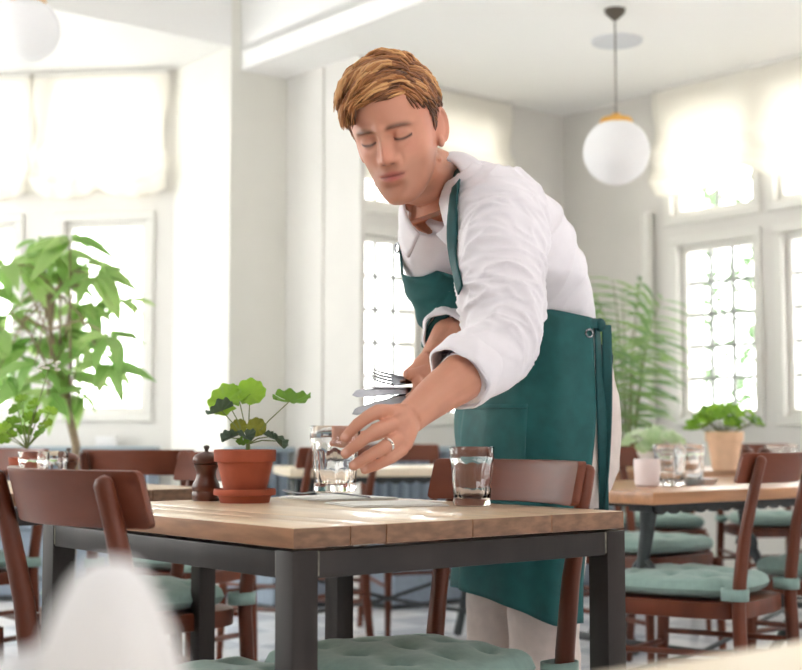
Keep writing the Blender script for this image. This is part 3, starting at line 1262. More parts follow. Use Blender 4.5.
# left geranium on the second table
PY2 = 3.30
pq = at(28, 470, PY2)
b2 = Vector((pq.x, pq.y, TOP_Z))
g2 = thing('potted_geranium', 'geranium with a white flower head behind the left tumblers', 'plant', b2)
pot(g2, .045, .075, M_TERRA)
cr2 = at(27, 440, PY2) - b2
rnd = random.Random(3)
for (px, py, s) in [(18, 410, 9), (35, 405, 9), (14, 424, 10), (30, 420, 9), (45, 425, 8), (25, 432, 8), (40, 434, 7), (8, 438, 11), (50, 412, 7), (22, 400, 7), (38, 415, 7), (4, 430, 9)]:
    c = at(px, py, PY2 + rnd.uniform(-.03, .03)) - b2
    put_leaf(rnd.choice(RL), g2, c, (rnd.uniform(-.5, .5), -.6, .7), (px - 27, rnd.uniform(-8, 8), 6), s * PY2 / FPX)
    stem(g2, cr2 - Vector((0, 0, .02)), c, .0013)
fl = at(49, 368, PY2) - b2
stem(g2, cr2, fl, .0014)
for k in range(14):
    a = k * 2.4
    d = Vector((math.cos(a) * .022, math.sin(a) * .022, rnd.uniform(-.012, .016)))
    MB().tube([fl, fl + d], .0006, 5).build('pedicel', M_STEM, g2)
    MB().sphere(fl + d, (.006, .006, .004), 8, 6).build('petal', M_FLOWER, g2)

# big leafy plant by the left window
TY = 5.6
tb = at(72, 450, TY)
tb = Vector((tb.x, tb.y, 0))
tree = thing('indoor_tree', 'tall leafy potted tree with drooping leaves before the left window', 'plant', tb)
MB().lathe([(0, 0), (.13, 0), (.17, .28), (.18, .30), (.16, .30), (.15, .26), (0, .26)], 32).build('planter', M_BENCH, tree)
MB().lathe([(0, .262), (.15, .262)], 24).build('soil', M_SOIL, tree)


def tr(px, py, dy=0.0):
    return at(px, py, TY + dy) - tb


trunk = [(0, 0, .25), (.005, 0, .5), tr(76, 445), tr(70, 420), tr(66, 400), tr(60, 370), tr(50, 330), tr(55, 290)]
MB().tube(trunk, [.022, .02, .018, .017, .015, .012, .010, .006], 10).build('trunk', M_TRUNK, tree)
TL = [shared(blade_leaf(1, .42, dr, fold=.2), 'leaf', M_LEAF_T) for dr in (.25, .5, .8)]
rnd = random.Random(11)
tips = [(60, 255), (20, 270), (95, 275), (40, 300), (85, 305), (10, 315), (110, 335), (60, 335), (30, 345), (90, 350), (20, 380), (70, 375), (48, 395), (105, 365), (5, 350), (120, 300), (-8, 290), (40, 240), (78, 395), (70, 240), (28, 255), (50, 275), (5, 265), (80, 265), (0, 330), (35, 365), (-5, 375)]
for (px, py) in tips:
    c = tr(px, py, rnd.uniform(-.25, .25))
    root = Vector(random.Random(px).choice(trunk[3:]))
    MB().tube([root, (root + c) / 2 + Vector((0, 0, .05)), c], [.006, .004, .003], 6).build('branch', M_TRUNK, tree)
    for k in range(11):
        a = rnd.uniform(0, 2 * PI)
        dirn = Vector((math.cos(a), math.sin(a), rnd.uniform(-.9, .25)))
        nrm = Vector((rnd.uniform(-.5, .5), rnd.uniform(-.9, .1), 1))
        put_leaf(rnd.choice(TL), tree, c + dirn * .01, nrm, dirn, rnd.uniform(.10, .185))


# palm by the right windows
PYD = 6.9
pb = at(628, 450, PYD)
pb = Vector((pb.x, pb.y, 0))
palm = thing('potted_palm', 'feathery palm standing in the corner behind the apron', 'plant', pb)
MB().lathe([(0, 0), (.12, 0), (.15, .27), (.16, .29), (.14, .29), (.13, .25), (0, .25)], 28).build('planter', M_BENCH, palm)
MB().lathe([(0, .252), (.13, .252)], 24).build('soil', M_SOIL, palm)
PL = [shared(blade_leaf(1, .13, .2, 8, .3), 'leaflet', M_LEAF_P)]
rnd = random.Random(5)
for (px, py, dy) in [(612, 280, -.1), (640, 282, 0), (662, 300, .1), (598, 300, 0), (650, 335, -.25), (605, 340, -.3), (632, 330, -.3), (622, 290, .2), (590, 350, .1)]:
    tip = at(px, py, PYD + dy) - pb
    base = Vector((0, 0, .28))
    ctrl = Vector((tip.x * .25, tip.y * .25, tip.z * .85))
    pts = []
    for k in range(15):
        t = k / 14
        pts.append(base * (1 - t) ** 2 + ctrl * 2 * t * (1 - t) + tip * t * t)
    fr_ = MB().tube(pts, [.007 * (1 - .8 * k / 14) for k in range(15)], 6).build('frond', M_STEM, palm)
    for k in range(5, 15):
        t_ = (pts[min(k + 1, 14)] - pts[k - 1]).normalized()
        sd = t_.cross(Vector((0, 0, 1)))
        if sd.length < .1:
            sd = Vector((1, 0, 0))
        sd.normalize()
        for s in (-1, 1):
            dirn = (t_ * .8 + sd * s * .9).normalized() + Vector((0, 0, -.1))
            lf = put_leaf(PL[0], fr_, pts[k], (0, -.5, 1), dirn, .26 * (1.1 - .5 * abs(k - 9) / 6))


def bushy(name, label, loc, r, h, m_pot, leafm, n, spread, lh, size, seed):
    e = thing(name, label, 'plant', loc)
    pot(e, r, h, m_pot)
    rnd = random.Random(seed)
    ms = [shared(round_leaf(seed=i + seed, cup=.3, lobes=5), 'leaf', leafm) for i in range(2)]
    for k in range(n):
        a = rnd.uniform(0, 2 * PI)
        rr = spread * math.sqrt(rnd.random())
        c = Vector((rr * math.cos(a), rr * math.sin(a), h + lh * (.25 + .75 * rnd.random()) * (1 - .5 * (rr / spread) ** 2)))
        put_leaf(rnd.choice(ms), e, c, (math.cos(a) * .5, math.sin(a) * .5 - .4, .8), (math.cos(a), math.sin(a), -.2), size * rnd.uniform(.7, 1.2))
        stem(e, (0, 0, h * .85), c, .0015)
    return e


q = at(725, 470, 5.5)
bushy('potted_plant', 'leafy green plant in a peach pot behind the rightmost chair', (q.x, q.y, .735), .075, .155, M_PEACH, M_LEAF_A, 34, .13, .11, .035, 21)
q = at(652, 455, 5.75)
bushy('potted_plant', 'pale leafed plant in a white pot beside the palm', (q.x, q.y, .735), .06, .075, M_CERAM, M_LEAF_W, 40, .12, .10, .03, 31)
# ceramic cup and small dishes
q = at(647, 480, 4.05)
e = thing('ceramic_cup', 'pinkish white ceramic cup beside the right tumblers', 'cup', (q.x, q.y, .725))
MB().lathe([(0, 0), (.030, 0), (.036, .006), (.039, .07), (.037, .082), (.034, .082), (.034, .012), (0, .010)], 28).build('cup_body', M_PINK, e)
q = at(702, 480, 4.25)
e = thing('white_dish', 'small white dish right of the tumblers on the cast iron table', 'dish', (q.x, q.y, .725))
MB().lathe([(0, 0), (.035, 0), (.05, .014), (.052, .018), (.048, .018), (.034, .005), (0, .004)], 28).build('dish_body', M_CERAM, e)
q = at(121, 455, 6.3)
# small white caddy on the far ledge
lb = R2 - LO * .09 + (L1 - R2).normalized() * .35
e = thing('white_caddy', 'small white box on the banquette ledge left', 'box', (lb.x, lb.y, .81))
MB().box((0, 0, .025), (.11, .05, .05)).build('box_body', M_CERAM, e, bevel=.004)
MB().box((0, 0, .053), (.115, .055, .008)).build('lid', M_CERAM, e, bevel=.002)


# foliage outside the windows
def outdoor(label, loc, h, spread, n, seed):
    e = thing('garden_tree', label, 'tree', loc)
    rnd = random.Random(seed)
    MB().tube([(0, 0, 0), (.05, 0, h * .4), (0, .1, h * .8)], [.09, .06, .03], 8).build('trunk', M_TRUNK, e)
    mb = MB()
    for k in range(n):
        a = rnd.uniform(0, 2 * PI)
        rr = spread * rnd.random() ** .5
        c = Vector((rr * math.cos(a), rr * math.sin(a), h * (.3 + .7 * rnd.random())))
        x = Vector((rnd.uniform(-1, 1), rnd.uniform(-1, 1), rnd.uniform(-1, 1))).normalized() * .07
        y = Vector((rnd.uniform(-1, 1), rnd.uniform(-1, 1), rnd.uniform(-1, 1))).normalized() * .045
        mb.add([c - x, c - y, c + x, c + y], [(0, 1, 2, 3)])
    o = mb.build('foliage', M_LEAF_O, e, smooth=False)
    tag(o, kind='stuff')
    return e


p = C0 + RW * 1.9 + D1 * 4.6
outdoor('pale leafy garden tree outside the nearest right window', (p.x, p.y, -.6), 3.6, 1.6, 2600, 1)
p = C0 - RW * 2.4 + D1 * 6.0
outdoor('pale leafy garden tree outside the first right window', (p.x, p.y, -.6), 4.2, 1.8, 2600, 2)

# ------------------------------------------------------------------ the man
M_SHIRT = mat('shirt_cotton', (232, 227, 231), .8, var=.015, scale=40, bump=.06)
M_APRON = mat('apron_canvas', (18, 84, 84), .7, var=.12, scale=30, bump=.15)
M_APRON_EDGE = mat('apron_strap_web', (14, 74, 76), .7, var=.1, scale=60)
M_TROUS = mat('trouser_twill', (206, 192, 184), .85, var=.05, scale=40, bump=.1)
M_SHOE = mat('shoe_leather', (60, 44, 36), .5)
M_BELT = mat('navy_cloth', (26, 30, 48), .8)
M_GOLD = mat('silver_ring', (222, 216, 206), .15, metal=1.0)


def vcol_mat(name, rough, sss=0.0, aniso=False):
    m = bpy.data.materials.new(name)
    m.use_nodes = True
    nt = m.node_tree
    b = nt.nodes['Principled BSDF']
    a = nt.nodes.new('ShaderNodeAttribute')
    a.attribute_name = 'Col'
    nt.links.new(a.outputs['Color'], b.inputs['Base Color'])
    b.inputs['Roughness'].default_value = rough
    if sss:
        b.inputs['Subsurface Weight'].default_value = sss
        b.inputs['Subsurface Radius'].default_value = (1.0, .35, .2)
        b.inputs['Subsurface Scale'].default_value = .006
    return m


M_SKIN = vcol_mat('skin', .5, .12)
M_HAIR = vcol_mat('hair', .5)

FACE_A = math.radians(61)
F = Vector((-math.sin(FACE_A), -math.cos(FACE_A), 0))
LH = Vector((math.cos(FACE_A), -math.sin(FACE_A), 0))     # his left
PEL = Vector((.290, 2.90, .95))
SPINE = [Vector((.288, 2.90, .86)), PEL + Vector((0, 0, .02)), Vector((.272, 2.865, 1.08)), Vector((.226, 2.775, 1.19)), Vector((.168, 2.665, 1.275)), Vector((.108, 2.565, 1.33))]
NECK = Vector((.092, 2.545, 1.345))


def catmull(pts, n):
    pts = [Vector(p) for p in pts]
    P = [pts[0] * 2 - pts[1]] + pts + [pts[-1] * 2 - pts[-2]]
    out = []
    m = len(pts) - 1
    for k in range(n):
        t = k / (n - 1) * m
        i = min(int(t), m - 1)
        f = t - i
        a, b, c, d = P[i], P[i + 1], P[i + 2], P[i + 3]
        out.append(.5 * ((2 * b) + (c - a) * f + (2 * a - 5 * b + 4 * c - d) * f * f + (3 * b - a - 3 * c + d) * f ** 3))
    return out


def loft(mb, centers, half, n=36, power=.85):
    """closed loft along a curve; half = (lateral, front, back) half sizes"""
    m = len(centers)
    pts = []
    for i in range(m):
        t = (centers[min(i + 1, m - 1)] - centers[max(i - 1, 0)]).normalized()
        x = (LH - t * LH.dot(t)).normalized()
        f = (F - t * F.dot(t))
        f = (f - x * f.dot(x)).normalized()
        a, bf, bb = half[i]
        for k in range(n):
            th = 2 * PI * k / n
            c, s = math.cos(th), math.sin(th)
            cx = math.copysign(abs(c) ** power, c)
            sx = math.copysign(abs(s) ** power, s)
            pts.append(centers[i] + x * (a * cx) + f * ((bf if s > 0 else bb) * sx))
    fs = []
    for i in range(m - 1):
        for k in range(n):
            k2 = (k + 1) % n
            fs.append((i * n + k, i * n + k2, (i + 1) * n + k2, (i + 1) * n + k))
    fs.append(tuple(reversed(range(n))))
    fs.append(tuple(range((m - 1) * n, m * n)))
    mb.add(pts, fs)


def interp_half(stations, n):
    s = np.linspace(0, len(stations) - 1, n)
    arr = np.array(stations)
    return [tuple(np.interp(q, range(len(stations)), arr[:, j]) for j in range(3)) for q in s]


def remesh(mb, voxel, smooth_it, fac=.5):
    me = mb.mesh('tmp', smooth=False)
    o = bpy.data.objects.new('tmp', me)
    COL.objects.link(o)
    r = o.modifiers.new('r', 'REMESH')
    r.mode = 'VOXEL'
    r.voxel_size = voxel
    if smooth_it:
        s = o.modifiers.new('s', 'SMOOTH')
        s.factor = fac
        s.iterations = smooth_it
    dg = bpy.context.evaluated_depsgraph_get()
    dg.update()
    out = bpy.data.meshes.new_from_object(o.evaluated_get(dg))
    bpy.data.objects.remove(o)
    bpy.data.meshes.remove(me)
    out.shade_smooth()
    return out


def coords(me):
    a = np.empty(len(me.vertices) * 3, dtype=np.float32)
    me.vertices.foreach_get('co', a)
    return a.reshape(-1, 3).astype(float)


def normals(me):
    a = np.empty(len(me.vertices) * 3, dtype=np.float32)
    me.vertex_normals.foreach_get('vector', a)
    return a.reshape(-1, 3).astype(float)


def set_coords(me, co):
    me.vertices.foreach_set('co', co.astype(np.float32).ravel())
    me.update()


def set_col(me, rgb):
    at_ = me.color_attributes.new('Col', 'FLOAT_COLOR', 'POINT')
    c = np.ones((len(rgb), 4), dtype=np.float32)
    c[:, :3] = rgb
    at_.data.foreach_set('color', c.ravel())


man_loc = (PEL.x - .03, PEL.y, 0)
man = thing('person', 'man in white shirt and teal apron leaning over the plank table with a glass', 'person', man_loc)

# ---- joints
LS = NECK + LH * .165 + Vector((0, 0, -.070)) + F * .0
LE = at(497, 345, 2.265)
LW = at(408, 419, 2.10)
RS = NECK - LH * .115 + Vector((0, 0, -.10)) - F * .035
RE = Vector((.115, 2.70, 1.10))
RW_ = at(430, 364, 2.46)

# ---- head frame
HC = Vector((-.008, 2.40, 1.417))
yaw, pit, rol = math.radians(16.5), math.radians(21.8), math.radians(8.5)
# local: x = his left, -y = forward, z = up
HR = Matrix.Rotation(rol * 0, 3, 'Y') @ Matrix.Rotation(-yaw, 3, 'Z') @ Matrix.Rotation(pit, 3, 'X') @ Matrix.Rotation(-rol, 3, 'Y')
HS = 1.02


def H(x, y, z):
    return HC + HR @ (Vector((x, y, z)) * HS)


body = MB()
# head: stacked horizontal sections, then the features pushed out of the front
SL = np.array([  # z, half width, front, back, widest point
    (-.1185, .010, -.066, -.040, -.053), (-.116, .022, -.0755, -.022, -.050), (-.110, .030, -.0835, .000, -.040), (-.100, .0390, -.0870, .014, -.030),
    (-.090, .0455, -.0865, .024, -.022), (-.075, .0520, -.0860, .036, -.012), (-.060, .0575, -.0865, .047, -.005), (-.045, .0620, -.0860, .058, .000),
    (-.030, .0670, -.0855, .070, .004), (-.015, .0690, -.0850, .081, .006), (.000, .0710, -.0855, .090, .008), (.015, .0730, -.0885, .097, .010),
    (.030, .0742, -.0915, .101, .012), (.050, .0738, -.0900, .102, .014), (.070, .0700, -.0835, .098, .015), (.090, .0610, -.0700, .089, .015),
    (.105, .0480, -.0500, .075, .015), (.115, .0300, -.0250, .055, .015), (.1195, .0120, -.0020, .030, .015)])
NZ, NA_ = 150, 180
zz = np.interp(np.linspace(0, 1, NZ), np.linspace(0, 1, len(SL)), SL[:, 0])
kern = np.ones(9) / 9
prof_ = []
for j in range(1, 5):
    v_ = np.interp(zz, SL[:, 0], SL[:, j])
    v_ = np.convolve(np.pad(v_, 4, mode='edge'), kern, 'valid')
    prof_.append(v_)
tt_ = np.linspace(0, 2 * PI, NA_, endpoint=False)
CX, SX = np.cos(tt_), np.sin(tt_)
px_ = np.sign(CX) * np.abs(CX) ** .92
py_ = np.abs(SX) ** .90
HX = prof_[0][:, None] * px_[None, :]
HYf = prof_[3][:, None] + (prof_[1] - prof_[3])[:, None] * py_[None, :]
HYb = prof_[3][:, None] + (prof_[2] - prof_[3])[:, None] * py_[None, :]
isf = (SX > 0)[None, :] * np.ones((NZ, 1))
HY = np.where(isf > 0, HYf, HYb)
HZ = zz[:, None] * np.ones((1, NA_))


def G(cx, cz, sx, sz):
    return np.exp(-((HX - cx) / sx) ** 2 - ((HZ - cz) / sz) ** 2)


fp = np.zeros_like(HX)
for s in (-1, 1):
    fp += .0085 * G(s * .026, .0165, .022, .0062)
    fp -= .0125 * G(s * .0300, -.0005, .0165, .0105)
    fp -= .0050 * G(s * .0155, .004, .006, .010)
    fp += .0085 * np.sqrt(np.maximum(0, 1 - ((HX - s * .0315) / .0150) ** 2 - ((HZ + .0010) / .0105) ** 2))
    fp += .0030 * G(s * .047, -.020, .018, .014)
    fp -= .0045 * G(s * .040, -.055, .012, .020)
    fp += .0085 * G(s * .0125, -.0365, .0060, .0060)
    fp -= .0030 * G(s * .0225, -.038, .0035, .009)
nh = np.interp(HZ, [-.050, -.044, -.040, -.033, -.026, -.012, .004, .016, .030, .045], [0, .004, .0165, .0262, .0258, .0195, .0135, .0085, .0035, 0])
nw = np.interp(HZ, [-.045, -.034, -.022, .0, .02], [.0085, .0095, .0080, .0066, .0090])
fp += nh * np.exp(-np.abs(HX / nw) ** 2.2)
fp += .0040 * G(0, -.064, .026, .019)
fp += .0055 * G(0, -.0580, .0185, .0038) + .0066 * G(0, -.0695, .0165, .0050)
fp -= .0034 * np.exp(-((HZ + .0636 - .9 * HX ** 2 * 3) / .0016) ** 2) * np.exp(-np.abs(HX / .0225) ** 6)
fp -= .0040 * G(0, -.0825, .018, .0055)
fp += .0055 * G(0, -.1030, .017, .011)
fp -= .0016 * G(0, -.050, .0030, .005)
HY = HY - fp * isf * np.minimum(1, (SX[None, :] * 3).clip(0, 1))
vv = []
for i in range(NZ):
    for k in range(NA_):
        vv.append(H(HX[i, k], HY[i, k], HZ[i, k]))
ff = [(i * NA_ + k, i * NA_ + (k + 1) % NA_, (i + 1) * NA_ + (k + 1) % NA_, (i + 1) * NA_ + k) for i in range(NZ - 1) for k in range(NA_)]
ff += [tuple(reversed(range(NA_))), tuple(range((NZ - 1) * NA_, NZ * NA_))]
body.add(vv, ff)
for s in (-1, 1):                                    # ears
    er = HR @ Matrix.Rotation(s * -.38, 3, 'Z') @ Matrix.Rotation(-.18, 3, 'X')
    ec_ = H(s * .0738, .014, -.008)
    body.sphere(ec_, (.0062 * HS, .0165 * HS, .0290 * HS), 18, 14, R=er)
    rim = [ec_ + er @ (Vector((s * .0045, .0160 * math.sin(t) * (1 if math.sin(t) > 0 else .55), .0280 * math.cos(t))) * HS) for t in np.linspace(-.9, 2.9, 16)]
    body.tube(rim, .0040, 8)
    body.sphere(H(s * .0715, .006, -.034), (.007, .010, .012), 10, 8, R=HR)
# neck
nk = [H(0, .030, -.030), H(0, .026, -.080), NECK + F * .030 + Vector((0, 0, .008)), NECK + F * .005 + Vector((0, 0, -.05))]
body.tube(catmull(nk, 10), [.056, .0555, .055, .055, .055, .056, .059, .063, .070, .080], 24)
# sternomastoid hints
for s in (-1, 1):
    a, b = H(s * .050, .03, -.06), NECK + F * .075 + LH * s * .016 + Vector((0, 0, -.045))
    body.tube([a, (a + b) / 2 + F * .008, b], [.013, .012, .010], 10)
# torso core (under the shirt)
cen = catmull(SPINE, 24)
loft(body, cen, interp_half([(.10, .06, .06), (.10, .06, .06), (.09, .055, .055), (.10, .06, .06), (.125, .065, .07), (.08, .06, .06)], 24))
# arms under the sleeves, forearms and wrists
body.tube(catmull([NECK + LH * .05 + Vector((0, 0, -.05)), LS, (LS + LE) / 2, LE], 12), [.05, .05, .05, .05, .047, .045, .043, .042, .041, .04, .039, .039], 16)
body.tube(catmull([NECK - LH * .05 + Vector((0, 0, -.05)), RS, (RS + RE) / 2, RE], 12), [.05, .05, .05, .05, .047, .045, .043, .042, .041, .04, .039, .039], 16)
mid = LE.lerp(LW, .35) + Vector((.002, -.004, -.004))
body.tube(catmull([LE, mid, LE.lerp(LW, .7), LW], 12), [.039, .0415, .0425, .042, .0405, .0385, .036, .0335, .031, .0285, .0265, .0255], 20)
body.tube(catmull([RE, RE.lerp(RW_, .4), RW_], 9), [.038, .039, .0395, .038, .035, .032, .029, .026, .025], 16)

# left hand: four fingers round the near side of the glass, thumb behind
FINGERS = {
    'index': ([(392, 412, 2.082), (377, 412, 2.056), (358, 424, 2.043), (345, 438, 2.044)], [.0118, .0108, .0092, .0080]),
    'middle': ([(396, 424, 2.072), (377, 430, 2.043), (359, 443, 2.035), (345, 454, 2.041)], [.0118, .0106, .0092, .0080]),
    'ring': ([(400, 437, 2.068), (384, 447, 2.043), (367, 457, 2.036), (353, 466, 2.042)], [.0114, .0098, .0088, .0077]),
    'little': ([(404, 448, 2.070), (391, 458, 2.052), (377, 465, 2.047), (364, 470, 2.050)], [.0104, .0086, .0078, .0069]),
}
NAILS = []
RING_AT = None
for fn_, (pp_, rr_) in FINGERS.items():
    P_ = [at(*p) for p in pp_]
    d_ = (P_[3] - P_[2]).normalized()
    chain = catmull(P_, 13)
    rad = list(np.interp(np.linspace(0, 3, 13), range(4), rr_))
    for kn in (4, 8):
        rad[kn] *= 1.06
    chain += [P_[3] + d_ * rr_[3] * .45, P_[3] + d_ * rr_[3] * .75]
    rad += [rr_[3] * .85, rr_[3] * .45]
    body.tube(chain, rad, 14)
    NAILS.append((P_[3] + Vector((0, -rr_[3] * .9, .002)), d_))
    body.tube([LW + Vector((0, 0, 0)) + (P_[0] - LW) * .05, LW.lerp(P_[0], .5) + Vector((0, -.004, .002)), P_[0]], [.0215, .0180, rr_[0] * 1.12], 14)
    if fn_ == 'ring':
        RING_AT = (chain[3], (chain[4] - chain[2]).normalized(), rad[3])
# web between the knuckles
ks = [at(*FINGERS[k][0][0]) for k in ('index', 'middle', 'ring', 'little')]
body.tube([k + Vector((.004, .006, 0)) for k in ks], [.0105, .0105, .0100, .0085], 12)
body.sphere(LW.lerp(ks[1], .5) + Vector((.0, .008, -.002)), (.022, .014, .024), 16, 12)
# thumb
T_ = [at(404, 422, 2.112), at(385, 430, 2.138), at(358, 439, 2.142), at(334, 441, 2.135)]
body.tube(catmull(T_, 10) + [T_[3] + (T_[3] - T_[2]).normalized() * .005], [.015, .0145, .0135, .0125, .0115, .0110, .0108, .0105, .0100, .0090, .0055], 14)

# right hand: fist round the cutlery
AX0 = at(408, 386, 2.42)
AX1 = at(440, 391, 2.46)
axd = (AX1 - AX0).normalized()
up_ = Vector((0, 0, 1))
up_ = (up_ - axd * up_.dot(axd)).normalized()
nr_ = axd.cross(up_)
if nr_.y > 0:
    nr_ = -nr_                                     # towards the viewer
RK = []
for k in range(4):
    c = AX0 + axd * (.006 + .0185 * k)
    R_ = .0185
    ch = []
    for a in np.linspace(2.3, -1.9, 9):
        ch.append(c + up_ * (R_ * math.sin(a)) + nr_ * (R_ * 1.1 * math.cos(a)))
    ch = [RW_.lerp(c + up_ * .022 - nr_ * .012, .55), c + up_ * .021 - nr_ * .008] + ch[1:]
    body.tube(ch, [.0150, .0115] + [.0100, .0098, .0095, .0092, .0090, .0086, .0082, .0060], 12)
    RK.append(ch[1])
body.tube([RW_, RW_.lerp(RK[1], .5), RK[1]], [.026, .025, .018], 14)
body.tube([RW_ + Vector((-.004, -.008, .0)), AX0 + up_ * .030 + nr_ * .012 + axd * .03, AX0 + up_ * .0225 + nr_ * .010 + axd * .006, AX0 + up_ * .0185 + nr_ * .012 - axd * .016],
          [.014, .0125, .0105, .0085], 12)

bme = remesh(body, .0022, 3, .5)
co = coords(bme)
# ---- sculpt the face in head space
hi = np.array(HR.inverted())
loc = (co - np.array(HC)) @ hi.T / HS
x, y, z = loc[:, 0], loc[:, 1], loc[:, 2]
front = (y < -.02) & (z > -.13) & (z < .13) & (np.abs(x) < .09)


def g(cx, cz, sx, sz):
    return np.exp(-((x - cx) / sx) ** 2 - ((z - cz) / sz) ** 2) * front


push = np.zeros(len(co))                              # + = forward
for s in (-1, 1):
    push -= .0020 * g(s * .0315, -.0065, .012, .0014)
    push -= .0022 * g(s * .0315, .0120, .014, .0022)
push -= .0016 * g(0, -.0636, .0200, .0012)
fw = np.array(HR @ Vector((0, -1, 0)))
co += push[:, None] * fw[None, :] * HS
set_coords(bme, co)
# ---- skin colours in head space
skin = np.array(lin((200, 140, 114)))
rgb = np.tile(skin, (len(co), 1))


def blend(mask, c, k):
    global rgb
    w = np.clip(mask * k, 0, 1)[:, None]
    rgb = rgb * (1 - w) + np.array(lin(c))[None, :] * w


hd = (np.linalg.norm(loc, axis=1) < .16)
nzv = np.array([noise.noise(Vector(p) * 55) for p in co])
rgb *= (1 + .05 * nzv)[:, None]
blend(g(0, -.028, .016, .014), (206, 134, 112), .55)
for s in (-1, 1):
    blend(g(s * .043, -.022, .018, .016), (208, 138, 116), .5)
    blend(((np.abs(x - s * .076) < .014) & hd & (np.abs(z) < .05)) * 1.0, (206, 136, 114), .5)
    # eyebrow: slightly arched band
    bx = (np.abs(x) - .030) / .019
    bz = .0150 + .0030 * (1 - bx ** 2) - .0006 * bx
    brow = np.exp(-((z - bz) / .0047) ** 2) * np.exp(-np.abs(bx) ** 6) * front * (x * s > 0)
    blend(brow, (88, 54, 36), .9)
    # closed upper lid: lash line
    lx = (np.abs(x) - .031) / .0145
    lz = -.0070 + .0035 * lx ** 2
    lash = np.exp(-((z - lz) / .0024) ** 2) * (np.abs(lx) < 1.02) * front * (x * s > 0)
    blend(lash, (50, 30, 24), .95)
    lidm = np.exp(-((z - .006) / .006) ** 2) * np.exp(-np.abs(lx) ** 4) * front * (x * s > 0)
    blend(lidm, (196, 138, 116), .45)
lips = np.exp(-(((x) / .0215) ** 4)) * np.exp(-((z + .0640) / (.0102 - .18 * np.abs(x))) ** 4) * front * (y < -.07)
blend(lips, (178, 92, 86), .85)
part = np.exp(-((z + .0636) / .0014) ** 2) * (np.abs(x) < .022) * front
blend(part, (112, 56, 50), .7)
stub = np.clip((-.036 - z) / .02, 0, 1) * np.clip((z + .125) / .01, 0, 1) * hd * np.clip((.03 - y) / .03, 0, 1)
stub = stub * (1 - np.clip(lips, 0, 1)) * (.7 + .3 * nzv)
blend(stub, (150, 100, 78), .55)
ns = np.exp(-((np.abs(x) - .0080) / .0035) ** 2 - ((z + .0425) / .0022) ** 2) * front * (y < -.09)
blend(ns, (110, 60, 48), .8)
# hair shadowless scalp tint under the hair
scalp = (hd & (z > .078 + .25 * np.maximum(0, -y - .05))).astype(float)
blend(scalp, (140, 92, 56), .8)
for c, d in NAILS:
    dd = np.linalg.norm(co - np.array(c), axis=1)
    blend(np.exp(-(dd / .0052) ** 4), (232, 186, 168), .55)
# knuckle reddening
for k in ks:
    dd = np.linalg.norm(co - np.array(k), axis=1)
    blend(np.exp(-(dd / .011) ** 2), (206, 138, 116), .45)
set_col(bme, rgb)
bme.materials.append(M_SKIN)
o = link('body', bme)
move_to(o, man, man_loc)

# wedding ring
c, d, r = RING_AT
a = Vector((0, 0, 1)).cross(d).normalized()
b = d.cross(a)
rg = MB().tube([c + (a * math.cos(t) + b * math.sin(t)) * (r + .0006) for t in [2 * PI * k / 24 for k in range(24)]], [(.0012, .0024)] * 24, 8, closed=True, side=a)
o = rg.build('wedding_ring', M_GOLD)
move_to(o, man, man_loc)

# ---- hair: locks combed from a parting on his left, swept up and to his right
hv, hf, hc = [], [], []
rnd = random.Random(2)
hair = MB()
hcols = []
cap = MB()
CE = Vector((0, .014, .034))
CR = Vector((.0745, .0955, .0870))


def scalp_pt(th, ph, k=1.0):
    return Vector((CE.x + CR.x * k * math.cos(ph) * math.sin(th), CE.y + CR.y * k * math.sin(ph) * math.sin(th), CE.z + CR.z * k * math.cos(th)))


def hair_ok(p):
    """inside the hairline (head space)"""
    ax = abs(p.x)
    if p.y < -.035:
        return p.z > .066 - .75 * max(0, ax - .034)
    if p.y < .0:
        lim = .050 - (p.y + .035) * 1.7        # temples and sideburn
        return p.z > max(lim, -.002)
    if p.y < .030:
        return p.z > .036
    return p.z > -.045


def add_lock(pts, r0, col):
    n0 = len(hair.v)
    m = len(pts)
    rad = [r0 * (.55 + .45 * math.sin(PI * min(1, (.25 + i / (m - 1) * .8)))) for i in range(m)]
    rad[-1] = r0 * .2
    hair.tube([H(*p) for p in pts], rad, 6)
    hcols.extend([col] * (len(hair.v) - n0))


